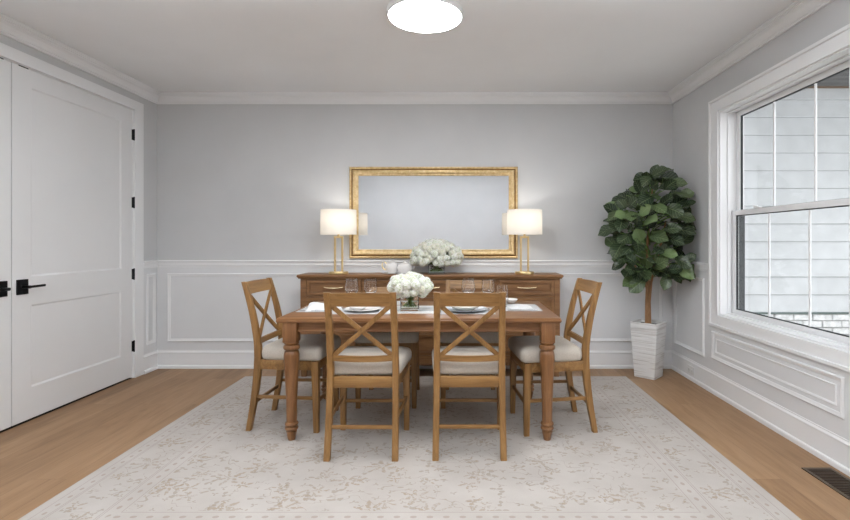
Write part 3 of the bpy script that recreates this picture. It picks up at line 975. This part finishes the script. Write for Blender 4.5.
# ================================================================== table lamps
def lamp(label, x):
    y = 4.59
    t = thing('table_lamp', label, 'lamp', (x, y, SZ), 0, 'brass table lamps on the sideboard')
    b_ = NB(); lathe(b_, [(0, 0), (.088, 0), (.090, .003), (.090, .022), (.087, .026), (0, .026)], 40); obj('base', b_, 'brass', t, True)
    b_ = NB()
    for s in (-1, 1): box(b_, s*.034-.009, s*.034+.009, -.009, .009, .024, .340, .002)
    box(b_, -.043, .043, -.009, .009, .338, .356, .002)
    obj('stem', b_, 'brass', t)
    b_ = NB(); lathe(b_, [(0, .354), (.012, .355), (.012, .370), (.007, .374), (.007, .42), (.016, .425), (.016, .46), (0, .462)], 16); obj('socket', b_, 'brass', t, True)
    b_ = NB(); r, z0, z1, th_ = .165, .372, .602, .0012
    lathe(b_, [(r-th_, z0), (r, z0), (r-.002, z1), (r-.002-th_, z1), (r-th_, z0)], 64); sh = obj('lamp_shade', b_, 'shade', t, True)
    b_ = NB()
    for a in (0, 120, 240): tube(b_, [(.010*math.cos(R(a)), .010*math.sin(R(a)), .455), ((r-.003)*math.cos(R(a)), (r-.003)*math.sin(R(a)), .588)], .0016, 6)
    lathe(b_, [(r-.005, .586), (r-.0035, .586), (r-.0035, .589), (r-.005, .589), (r-.005, .586)], 48)
    lathe(b_, [(0, .452), (.012, .452), (.012, .458), (0, .458)], 12)
    obj('spider', b_, 'brass', sh)
    b_ = NB(); lathe(b_, [(0, .460), (.013, .462), (.014, .475), (.026, .50), (.030, .52), (.024, .542), (.010, .551), (0, .552)], 20); obj('bulb', b_, 'bulb', t, True)
    return t
lamp('brass table lamp with white drum shade, standing on the left of the sideboard', -1.137)
lamp('brass table lamp with white drum shade, standing on the right of the sideboard', .604)

# ================================================================== flowers
M['crevice_shade'] = plain('hydrangea_inner', (.60, .66, .44, 1), .8)  # darker green core stands in for shade in the crevices between florets
def bloom_mesh(name, mat, R0=.032, n=58, seed=1, fs=.0088):
    q = random.Random(seed); b_ = NB()
    bmesh.ops.create_icosphere(b_, subdivisions=2, radius=R0*.88)
    for f in b_.faces: f.material_index = 1
    ga = math.pi*(3-math.sqrt(5))
    for i in range(n):
        zz = 1-2*(i+.5)/n; rr = math.sqrt(1-zz*zz); a = i*ga
        d = Vector((rr*math.cos(a), rr*math.sin(a), zz))
        d = (d+Vector((q.uniform(-.1, .1), q.uniform(-.1, .1), q.uniform(-.1, .1)))).normalized()
        c_ = d*R0*q.uniform(.94, 1.05)
        s = d.cross(Vector((.3, .2, 1))).normalized(); u = s.cross(d)
        tw = q.uniform(0, 6.28); vc = b_.verts.new(c_)
        for k in range(4):
            a0 = tw+k*math.pi/2
            def P(ang, r_, lift): return c_+(s*math.cos(ang)+u*math.sin(ang))*r_+d*lift
            p1 = b_.verts.new(P(a0-.55, fs*.75, .0012)); p2 = b_.verts.new(P(a0, fs*1.15, .0005)); p3 = b_.verts.new(P(a0+.55, fs*.75, .0012))
            b_.faces.new((vc, p1, p2, p3))
    me = bpy.data.meshes.new(name); b_.to_mesh(me); b_.free(); me.materials.append(M[mat]); me.materials.append(M['crevice_shade']); return me
blooms = [bloom_mesh('hydrangea_bloom', 'petal', .034, 84, 1), bloom_mesh('hydrangea_bloom', 'petal', .034, 84, 2), bloom_mesh('hydrangea_bloom', 'petalcream', .034, 84, 3)]

def vase(name, label, loc, w, d, h, water, group=None):
    t = thing(name, label, 'vase', loc)
    b_ = NB(); th_ = .004
    outer = [(p[0], p[1]) for p in rrect(w, d, .008, 3)]
    inner = [(p[0], p[1]) for p in rrect(w-2*th_, d-2*th_, .005, 3)]
    rings = [[(x, y, 0) for x, y in outer], [(x, y, h) for x, y in outer], [(x, y, h) for x, y in inner], [(x, y, .012) for x, y in inner]]
    ring_sweep(b_, rings)
    obj('glass_body', b_, 'glass', t, 30)
    b_ = NB()
    wi = [(p[0], p[1]) for p in rrect(w-2*th_-.0006, d-2*th_-.0006, .005, 3)]
    ring_sweep(b_, [[(x, y, .0125) for x, y in wi], [(x, y, water) for x, y in wi]])
    obj('water', b_, 'water', t, 30)
    return t

def bouquet(origin, pts, size, group, label, vw, vd, low, kinds, seed):
    q = random.Random(seed)
    for i, (p, sc) in enumerate(pts):
        root = thing('hydrangea', label, 'flower', Vector(origin)+Vector(p), 0, group)
        root.rotation_euler = (q.uniform(0, 6.28), q.uniform(0, 6.28), q.uniform(0, 6.28))
        root.rotation_euler = (0, 0, 0)
        me = blooms[2 if q.random() < kinds else q.randrange(2)]
        o = bpy.data.objects.new('bloom', me); COL.objects.link(o); o.parent = root
        o.rotation_euler = (q.uniform(0, 6.28), q.uniform(0, 6.28), q.uniform(0, 6.28)); o.scale = (sc*size,)*3
        # stem to a point in the vase
        b_ = NB(); pv = Vector(p)
        foot = Vector((-p[0]/abs(vw*3)*vw*.9 + q.uniform(-.2, .2)*vw, q.uniform(-.35, .35)*vd, low+.015))
        foot.x = max(-vw*.42, min(vw*.42, foot.x)); foot.y = max(-vd*.40, min(vd*.40, foot.y))
        neck = Vector((max(-vw*.36, min(vw*.36, p[0]*.35)), max(-vd*.36, min(vd*.36, p[1]*.35)), q.vase_h if hasattr(q, 'vase_h') else VH))
        tube(b_, [foot-pv, neck-pv, (neck-pv)*.35+Vector((0, 0, 0)), (0, 0, 0)], .0028, 6)
        obj('stem', b_, 'stem', root, True)

def foliage(parent, n, rx, ry, z0, z1, size, seed):
    q = random.Random(seed); b_ = NB()
    for i in range(n):
        a = q.uniform(0, 6.28); f = q.uniform(.35, 1)
        c_ = Vector((rx*f*math.cos(a), ry*f*math.sin(a), q.uniform(z0, z1)))
        d = Vector((math.cos(a), math.sin(a), q.uniform(-.6, .3))).normalized(); s = d.cross(Vector((0, 0, 1))).normalized(); u = s.cross(d)
        L_ = size*q.uniform(.7, 1.2); W = L_*.32
        pts = [(0, 0), (.3, .8), (.6, 1), (.85, .6), (1, 0)]
        lft = [b_.verts.new(c_+d*L_*(t_-.5)+s*W*w_+u*.004) for t_, w_ in pts[1:-1]]
        rgt = [b_.verts.new(c_+d*L_*(t_-.5)-s*W*w_+u*.004) for t_, w_ in pts[1:-1]]
        mid_ = [b_.verts.new(c_+d*L_*(t_-.5)) for t_, w_ in pts]
        for side_ in (lft, rgt):
            b_.faces.new((mid_[0], mid_[1], side_[0])); b_.faces.new((mid_[1], mid_[2], side_[1], side_[0]))
            b_.faces.new((mid_[2], mid_[3], side_[2], side_[1])); b_.faces.new((mid_[3], mid_[4], side_[2]))
    return b_

def dome_points(n, rx, ry, rz, zc, zmin, seed, smin, smax, sep, zlow=.0):
    q = random.Random(seed); pts = []
    tries = 0
    while len(pts) < n and tries < 20000:
        tries += 1
        d = Vector((q.gauss(0, 1), q.gauss(0, 1), q.gauss(0, 1))).normalized()
        f = q.uniform(.86, 1.0)
        p = Vector((d.x*rx*f, d.y*ry*f, d.z*rz*f))
        if zc+p.z < (zmin if abs(p.x) < .072 else zmin-zlow): continue
        if any((p-o).length < sep for o, _ in pts): continue
        pts.append((p, q.uniform(smin, smax)))
    return [((p.x, p.y, p.z+zc), s) for p, s in pts]
# table vase
VT = (-.345, 3.38, TZ+.004)
VH = .105
vase('square_vase', 'square clear glass vase with white hydrangeas on the dining table', VT, .125, .085, .115, .062)
tp = dome_points(44, .134, .105, .066, .166, .122, 5, .88, 1.15, .043, .022)
bouquet(VT, tp, 1.0, 'white hydrangeas in the dining table vase', 'round white hydrangea head in the square vase on the dining table', .115, .075, .012, .06, 3)
b_ = foliage(None, 22, .075, .06, .108, .155, .07, 9)
o = obj('bouquet_leaves', b_, 'darkleaf', loc=VT); tag(o, 'dark green leaves under the hydrangea heads in the dining table vase', 'leaves', kind='stuff')
# sideboard vase
VS = (-.222, 4.645, SZ+.0005)
VH = .10
vase('square_vase', 'low square glass vase with a wide dome of white flowers on the sideboard', VS, .150, .13, .095, .055)
sp_ = dome_points(95, .232, .125, .150, .155, .095, 8, .9, 1.2, .036)
bouquet(VS, sp_, 1.0, 'white hydrangeas in the sideboard vase', 'creamy white hydrangea head in the wide bouquet on the sideboard', .14, .11, .012, .35, 4)
b_ = foliage(None, 46, .085, .055, .085, .15, .07, 10)
g2_ = foliage(None, 26, .045, .035, .045, .085, .06, 12); merge(b_, g2_)
o = obj('bouquet_leaves', b_, 'darkleaf', loc=VS); tag(o, 'dark green leaves in the low glass vase on the sideboard', 'leaves', kind='stuff')

# ================================================================== tea set on the sideboard
b_ = NB(); lathe(b_, [(0, 0), (.10, 0), (.155, .006), (.158, .009), (.15, .009), (.10, .004), (0, .004)], 48, 0, 0, 1, .62)
tag(obj('serving_tray', b_, 'porcelain', None, True, (-.59, 4.66, SZ)), 'thin white oval tray under the creamer and teapot on the sideboard', 'tray')
t = thing('creamer', 'white porcelain creamer with gilt handle on the sideboard tray', 'creamer', (-.650, 4.66, SZ+.005))
t.scale = (1.1, 1.1, 1.12)
b_ = NB(); lathe(b_, [(0, 0), (.030, 0), (.034, .004), (.046, .02), (.053, .045), (.050, .07), (.042, .085), (.046, .095), (.043, .095), (.039, .085), (.046, .068), (.049, .045), (.042, .02), (0, .008)], 32)
obj('body', b_, 'porcelain', t, True)
b_ = NB(); pts = [(-.044, 0, .080), (-.06, 0, .094), (-.078, 0, .088), (-.084, 0, .066), (-.074, 0, .042), (-.052, 0, .026)]
tube(b_, pts, .0065, 8); tag(obj('handle', b_, 'bright_brass', t, True), 'gilt handle')
t = thing('teapot', 'low white porcelain teapot with looped handle on the sideboard tray', 'teapot', (-.528, 4.66, SZ+.005))
t.scale = (1.05, 1.05, 1.08)
b_ = NB(); lathe(b_, [(0, 0), (.034, 0), (.040, .004), (.056, .022), (.062, .045), (.056, .066), (.040, .082), (.034, .085), (.034, .082), (.05, .066), (.056, .045), (.05, .022), (0, .008)], 32, 0, 0, 1.12, .85)
obj('body', b_, 'porcelain', t, True)
b_ = NB(); lathe(b_, [(0, .084), (.036, .084), (.030, .091), (.010, .096), (.006, .099), (.009, .104), (.006, .109), (0, .110)], 24); obj('lid', b_, 'porcelain', t, True)
b_ = NB(); tube(b_, [(.058, 0, .070), (.078, 0, .086), (.098, 0, .080), (.102, 0, .058), (.085, 0, .038), (.058, 0, .030)], .006, 8); obj('handle', b_, 'porcelain', t, True)
b_ = NB(); tube(b_, [(-.05, 0, .035), (-.066, 0, .05), (-.073, 0, .070), (-.080, 0, .084)], [.014, .010, .007, .006], 10); obj('spout', b_, 'porcelain', t, True)

# ================================================================== place settings
def cloth(name, x, y, w, d, z, mat, rz=0, label='', cat='placemat', group=None, th_=.0025, stripe=False):
    t_ = NB(); box(t_, -w/2, w/2, -d/2, d/2, 0, th_, .001)
    o = obj(name, t_, mat, None, False, (x, y, z)); o.rotation_euler = (0, 0, rz)
    return tag(o, label, cat, group)
ZT = TZ+.0003
places = [  # x, y, w, d, rot, which
    (-.665, 3.36, .40, .28, 0, 'before the left foreground chair'),
    (.035, 3.36, .40, .28, 0, 'before the right foreground chair'),
    (-.62, 3.80, .36, .24, 0, 'on the far side behind the left foreground chair'),
    (.100, 3.80, .36, .24, 0, 'on the far side behind the right foreground chair'),
    (-.985, 3.50, .36, .26, 90, 'at the left end of the table'),
    (.440, 3.545, .35, .26, 90, 'at the right end of the table')]
mats = []
for x, y, w, d, rz, wh in places:
    cloth('placemat', x, y, w, d, ZT, 'mat', R(rz), 'pale grey woven placemat '+wh, 'placemat', 'placemats round the dining table')
# runner with two grey stripes
t = NB(); box(t, -.16, .16, -.19, .19, 0, .003, .001)
r_ = obj('table_runner', t, 'runner', None, False, (-.325, 3.44, ZT)); tag(r_, 'short white table runner under the hydrangea vase', 'table runner')
t = NB(); box(t, -.158, .158, -.07, -.055, .003, .0036); box(t, -.158, .158, .055, .07, .003, .0036); tag(obj('stripe', t, 'bluegrey', r_), 'grey woven stripe')

def plate(label, loc, r=.135, mat='bluegrey', group='dinner plates', name='dinner_plate'):
    b_ = NB(); lathe(b_, [(0, 0), (r*.55, 0), (r*.62, .003), (r*.95, .014), (r, .017), (r*.99, .019), (r*.93, .0165), (r*.62, .007), (r*.55, .005), (0, .005)], 48)
    return tag(obj(name, b_, mat, None, True, loc), label, 'plate', group)
def bowl(label, loc, r=.09, h=.042, mat='cream'):
    b_ = NB(); lathe(b_, [(0, 0), (r*.45, 0), (r*.5, .003), (r*.85, h*.55), (r, h-.002), (r*.99, h), (r*.95, h-.001), (r*.8, h*.6), (r*.45, .010), (0, .008)], 48)
    return tag(obj('bowl', b_, mat, None, True, loc), label, 'bowl', 'small bowls on the plates')
ZP = ZT+.0028
def napkin(label, loc, w, d, h, rz, seed, name='napkin'):
    """a loosely folded cloth: rippled sheet with thickness"""
    q = random.Random(seed); b_ = NB(); nx, ny = 16, 10
    ph = [q.uniform(0, 6.28) for _ in range(4)]
    top, bot = [], []
    for j in range(ny+1):
        rt, rb = [], []
        for i in range(nx+1):
            u, v_ = i/nx, j/ny
            env = (math.sin(math.pi*min(1, max(0, u)))**.5)*(math.sin(math.pi*v_)**.6 if 0 < v_ < 1 else 0)
            z = h*env*(.55+.3*math.sin(5*u+ph[0]+2*v_)+.2*math.sin(9*v_+ph[1]+3*u)) + .004
            x = (u-.5)*w*(1+.06*math.sin(5*v_+ph[2])); y = (v_-.5)*d*(1+.10*math.sin(4*u+ph[3]))
            rt.append(b_.verts.new((x, y, max(.004, z)))); rb.append(b_.verts.new((x, y, .0004)))
        top.append(rt); bot.append(rb)
    for j in range(ny):
        for i in range(nx):
            b_.faces.new((top[j][i], top[j][i+1], top[j+1][i+1], top[j+1][i])); b_.faces.new((bot[j][i], bot[j+1][i], bot[j+1][i+1], bot[j][i+1]))
    for j in range(ny):
        b_.faces.new((top[j][0], top[j+1][0], bot[j+1][0], bot[j][0])); b_.faces.new((top[j][nx], bot[j][nx], bot[j+1][nx], top[j+1][nx]))
    for i in range(nx):
        b_.faces.new((top[0][i], bot[0][i], bot[0][i+1], top[0][i+1])); b_.faces.new((top[ny][i], top[ny][i+1], bot[ny][i+1], bot[ny][i]))
    o = obj(name, b_, 'napkin', None, 60, loc); o.rotation_euler = (0, 0, rz)
    return tag(o, label, 'napkin', 'white linen napkins')
plate('white-rimmed dinner plate on the placemat before the left foreground chair', (-.665, 3.36, ZP), .125, 'porcelain')
plate('grey-blue dinner plate on the placemat before the right foreground chair', (.035, 3.36, ZP), .15, 'bluegrey')
plate('dinner plate on the far placemat behind the left foreground chair', (-.62, 3.80, ZP), .115, 'porcelain')
plate('dinner plate on the far placemat behind the right foreground chair', (.10, 3.80, ZP), .115, 'porcelain')
bowl('small white bowl on the plate before the left foreground chair', (-.70, 3.37, ZP+.0055), .062, .026, 'porcelain')
bowl('wide cream bowl on the grey-blue plate before the right foreground chair', (.035, 3.36, ZP+.0055), .108, .034, 'cream')
bowl('white bowl standing near the right rear corner of the table', (.385, 3.78, ZT), .060, .035, 'porcelain')
napkin('crumpled white napkin heaped on the left end placemat', (-.965, 3.47, ZP), .24, .22, .095, R(18), 3)
napkin('flat white folded napkin on the right end placemat', (.430, 3.55, ZP), .16, .22, .014, R(5), 5)
napkin('grey-white napkin on the right side of the left foreground plate', (-.510, 3.36, ZP), .085, .20, .020, R(10), 8)

def fork(label, loc, rz):
    b_ = NB(); bar(b_, [(0, -.09, .003), (0, 0, .004), (0, .04, .003)], .007, .003); box(b_, -.011, .011, .038, .056, .001, .004, .001)
    for k in range(4): box(b_, -.011+k*.0065, -.0085+k*.0065, .055, .095, .0015, .0035)
    o = obj('fork', b_, 'silver', None, False, loc); o.rotation_euler = (0, 0, rz); return tag(o, label, 'fork', 'silver forks')
def knife(label, loc, rz):
    b_ = NB(); bar(b_, [(0, -.10, .003), (0, 0, .004)], .010, .005); prism(b_, [(-.007, .001), (.009, .001), (.009, .003), (-.007, .0035)], 'Y', -.005, .11)
    o = obj('knife', b_, 'silver', None, False, loc); o.rotation_euler = (0, 0, rz); return tag(o, label, 'knife', 'silver knives')
fork('silver fork left of the plate before the right foreground chair', (-.130, 3.36, ZP), 0)
knife('silver knife right of the plate before the right foreground chair', (.200, 3.36, ZP), 0)
fork('silver fork left of the plate before the left foreground chair', (-.825, 3.36, ZP), 0)
knife('silver knife along the near edge of the right end placemat', (.44, 3.385, ZP), R(90))
knife('silver knife along the near edge of the left end placemat', (-.99, 3.355, ZP), R(90))

# glasses
def wine(label, x, y, h=.215, r=.044, open_r=.034):
    t_ = thing('wine_glass', label, 'glass', (x, y, ZT), 0, 'stemmed glasses on the table')
    s = h/.215
    b_ = NB()
    P = [(0, 0), (.036, 0), (.036, .002), (.012, .006), (.0045, .012), (.004, .085), (.010, .094), (r*.75, .108), (r, .130), (r*.98, .15), (open_r+.002, .215)]
    I = [(open_r, .215), (r*.98-.0016, .15), (r-.0016, .130), (r*.75-.001, .1105), (.010, .098), (0, .097)]
    lathe(b_, [(a, z*s) for a, z in P+I], 36)
    obj('glass_body', b_, 'glass', t_, 50)
    return t_
def tumbler(label, x, y, h=.125, r=.042):
    b_ = NB()
    P = [(0, 0), (r*.62, 0), (r*.75, .006), (r, .05), (r*.98, .08), (r*.84, h), (r*.84-.0015, h), (r*.98-.0016, .08), (r-.0016, .05), (r*.72, .010), (0, .008)]
    lathe(b_, P, 36)
    return tag(obj('tumbler', b_, 'glass', None, 50, (x, y, ZT)), label, 'glass', 'stemless glasses on the table')
wine('tall clear glass left of the two above the left foreground chair', -.795, 3.60, .205, .050, .036)
wine('round clear glass right of the two above the left foreground chair', -.660, 3.62, .202, .049, .043)
wine('tall tulip glass above the middle of the right foreground chair', .060, 3.56, .212, .052, .036)
wine('clear glass above the right half of the foreground chair, nearer the middle', .210, 3.66, .196, .050, .044)
tumbler('clear stemless glass by the right post of the right foreground chair', .305, 3.57, .160, .047)

# ================================================================== potted fiddle-leaf fig
PX, PY = 1.765, 4.59
t = thing('potted_fig_tree', 'tall fiddle-leaf fig tree in a rippled square white planter in the corner', 'plant', (PX, PY, 0))
b_ = NB(); ca = R(-43); PH = .512
def sq(w, z): return [(p[0]*math.cos(ca)-p[1]*math.sin(ca), p[0]*math.sin(ca)+p[1]*math.cos(ca), z) for p in rrect(w, w, .006, 2)]
rings = []
nz = 44
for k in range(nz+1):
    f = k/nz; w = .193+.056*f
    rings.append(sq(w+.0025*math.sin(k*1.9)+.0015*math.sin(k*4.3), .0005+PH*f))
rings += [sq(.228, PH), sq(.222, PH-.045)]
ring_sweep(b_, rings); obj('planter', b_, 'planter', t, 30)
b_ = NB()
so = [(p[0]*.96, p[1]*.96, PH-.040) for p in sq(.226, 0)]
ring_sweep(b_, [[(p[0], p[1], PH-.0445) for p in so], [(p[0]*.98, p[1]*.98, PH-.030) for p in so]]); obj('soil', b_, 'soil', t)
b_ = NB()
tube(b_, [(-.012, 0, PH-.04), (-.012, 0, .7), (-.006, .0, .85), (.0, 0, .98), (-.02, -.02, 1.2), (.01, -.01, 1.5), (.03, -.02, 1.75)], [.021, .018, .017, .016, .012, .009, .006], 12)
tube(b_, [(.010, -.012, PH-.04), (.004, -.014, .7), (.020, -.014, .88), (.045, -.02, 1.0), (.09, -.05, 1.2), (.13, -.08, 1.45)], [.013, .012, .012, .011, .009, .006], 10)
tube(b_, [(-.01, 0, .80), (-.05, -.03, .90), (-.12, -.08, .98), (-.2, -.12, 1.1)], [.010, .009, .008, .005], 8)
obj('trunk', b_, 'bark', t, True)
# crown outline at the tree's distance (x, z), local x
OUT = [(-.10, 1.91), (.045, 1.965), (.19, 1.91), (.25, 1.82), (.33, 1.72), (.39, 1.60), (.37, 1.42), (.34, 1.26), (.385, 1.10), (.36, .96),
       (.20, .85), (.04, .93), (-.10, .89), (-.20, .81), (-.26, .88), (-.40, .97), (-.43, 1.08), (-.40, 1.22), (-.44, 1.40), (-.41, 1.58), (-.31, 1.70), (-.18, 1.81)]
def inside(x, z):
    c_ = False; n = len(OUT)
    for i in range(n):
        (x0, z0), (x1, z1) = OUT[i], OUT[(i+1) % n]
        if (z0 > z) != (z1 > z) and x < (x1-x0)*(z-z0)/(z1-z0)+x0: c_ = not c_
    return c_
def edge_dist(x, z):
    best = 9
    for i in range(len(OUT)):
        a = Vector(OUT[i]); c_ = Vector(OUT[(i+1) % len(OUT)]); p = Vector((x, z)); d = c_-a
        f = max(0, min(1, (p-a).dot(d)/d.length_squared)); best = min(best, (p-a-d*f).length)
    return best
q = random.Random(21)
b_ = NB(); uvl = b_.loops.layers.uv.new('UVMap'); tl_ = b_.verts.layers.float.new('tone')
stalks = NB()
def leaf(c_, d, nrm, L_, W, tone, droop):
    d = d.normalized(); nrm = (nrm-d*nrm.dot(d)).normalized(); s = d.cross(nrm).normalized()
    prof = [(0, .04), (.07, .24), (.18, .55), (.32, .80), (.47, .96), (.60, 1.0), (.72, .92), (.83, .68), (.92, .36), (1.0, .02)]
    nu = 6; grid = []; ph = q.uniform(0, 6.28); cup = q.uniform(.10, .32)
    for (v_, w_) in prof:
        row = []
        for i in range(nu+1):
            u = i/nu*2-1
            lift = cup*abs(u)**1.5*W*.5*w_ + .055*W*math.sin(v_*13+ph+u*1.5)*abs(u)
            p = c_+d*(L_*(v_-.5)) + s*(u*W*.5*w_) + nrm*lift - Vector((0, 0, 1))*droop*L_*v_*v_
            p.x = min(p.x, XR-.035-PX); p.y = min(p.y, YB-.055-PY)
            vx = b_.verts.new(p); vx[tl_] = tone; row.append((vx, (i/nu, v_)))
        grid.append(row)
    for j in range(len(grid)-1):
        for i in range(nu):
            cs_ = (grid[j][i], grid[j][i+1], grid[j+1][i+1], grid[j+1][i])
            f = b_.faces.new([k[0] for k in cs_])
            for lp, k in zip(f.loops, cs_): lp[uvl].uv = k[1]
    base = grid[0][nu//2][0].co.copy()
    return base
cent = []
tries = 0
while len(cent) < 160 and tries < 30000:
    tries += 1
    x = q.uniform(-.46, .42); z = q.uniform(.80, 1.97)
    if not inside(x, z): continue
    e = edge_dist(x, z)
    if e < .055: continue
    depth = math.sqrt(min(1, e/.26))
    y = -.06 + q.choice((-1, -1, -1, 1))*depth*(.27 if q.random() < .7 else .15)
    if y > .12: y = q.uniform(.02, .13)
    if x > .24: y = min(y, -.02)
    p = Vector((x, y, z))
    if any((p-o).length < .066 for o in cent): continue
    cent.append(p)
for p in cent:
    axis = Vector((-.005, -.03, min(max(p.z-.10, 1.0), 1.75)))
    o = p-axis
    out_ = o.normalized()
    d = (out_*1.0+Vector((q.uniform(-.8, .8), q.uniform(-.35, .35), q.uniform(-.8, .6)))).normalized()
    front = Vector((-.35, -1, .15)).normalized()
    nrm = (Vector((0, 0, .45))+front*q.uniform(.7, 1.7)+out_*.3+Vector((q.uniform(-.45, .45), q.uniform(-.3, .3), q.uniform(-.2, .4)))).normalized()
    if abs(nrm.dot(d)) > .93: nrm = Vector((-d.z, -.5, d.x))
    L_ = q.uniform(.14, .20); W = L_*q.uniform(.58, .74)
    r = q.random(); tone = r*.75 if r < .70 else (.62+.25*q.random() if r < .90 else .97)
    base = leaf(p, d, nrm, L_, W, tone, q.uniform(.0, .30))
    a = Vector((base.x*.25, base.y*.3-.02, base.z-.07)); a.z = max(a.z, .95)
    tube(stalks, [a, (a+base)/2+Vector((0, 0, .015)), base], [.0045, .0035, .0025], 6)
# a few loose leaves hanging low at the left and right, and the top leaf
for (x, y, z, dx, dy, dz, L_, tone) in ((-.16, -.16, .87, -.7, -.1, -.5, .20, .6), (.10, -.15, .90, -.3, -.2, -.9, .16, .7), (.30, -.22, 1.0, .95, -.2, -.2, .2, .75),
                                        (.03, -.08, 1.90, .25, -.1, .9, .16, .35), (-.10, -.10, 1.84, -.9, -.2, -.1, .18, .3), (.16, -.10, 1.84, .9, -.1, -.15, .19, .2), (.16, .0, 1.90, .9, .1, .05, .19, .6)):
    base = leaf(Vector((x, y, z)), Vector((dx, dy, dz)), Vector((-.1, -1, .35)), L_, L_*.66, tone, .05)
    a = Vector((base.x*.3, -.03, max(.93, base.z-.05))); tube(stalks, [a, base], [.004, .0025], 6)
fo = obj('foliage', b_, 'leaf', t, 180)
obj('branches', stalks, 'stem', t, True)

# ================================================================== light
w = bpy.data.worlds.new('overcast_sky'); S.world = w; w.use_nodes = True
bg = w.node_tree.nodes['Background']
bg.inputs['Color'].default_value = (.955, .98, 1.0, 1); bg.inputs['Strength'].default_value = 1.85
# added unseen fill light, aimed up at the ceiling to brighten the room
l = bpy.data.lights.new('added_ceiling_fill', 'AREA'); l.shape = 'RECTANGLE'; l.size = 3.8; l.size_y = 1.0; l.energy = 84; l.color = (.93, .97, 1); l.spread = R(102)
o = bpy.data.objects.new('added_ceiling_fill', l); COL.objects.link(o)
o.location = (-.45, 1.2, 1.35); o.rotation_euler = (R(180), 0, 0)

# ================================================================== camera
F = 490.0
cam = bpy.data.cameras.new('camera'); co = bpy.data.objects.new('camera', cam); COL.objects.link(co)
cam.sensor_width = 36; cam.sensor_fit = 'HORIZONTAL'; cam.lens = F/850*36
co.location = (0, 0, 1.265); co.rotation_euler = (R(90), 0, 0)
cam.shift_x = -35/850; cam.shift_y = -19/850
cam.clip_start = .02
S.camera = co
S.view_settings.view_transform = 'Standard'; S.view_settings.look = 'None'
S.view_settings.gamma = 1; S.view_settings.use_curve_mapping = False
S.view_settings.exposure = 0.5
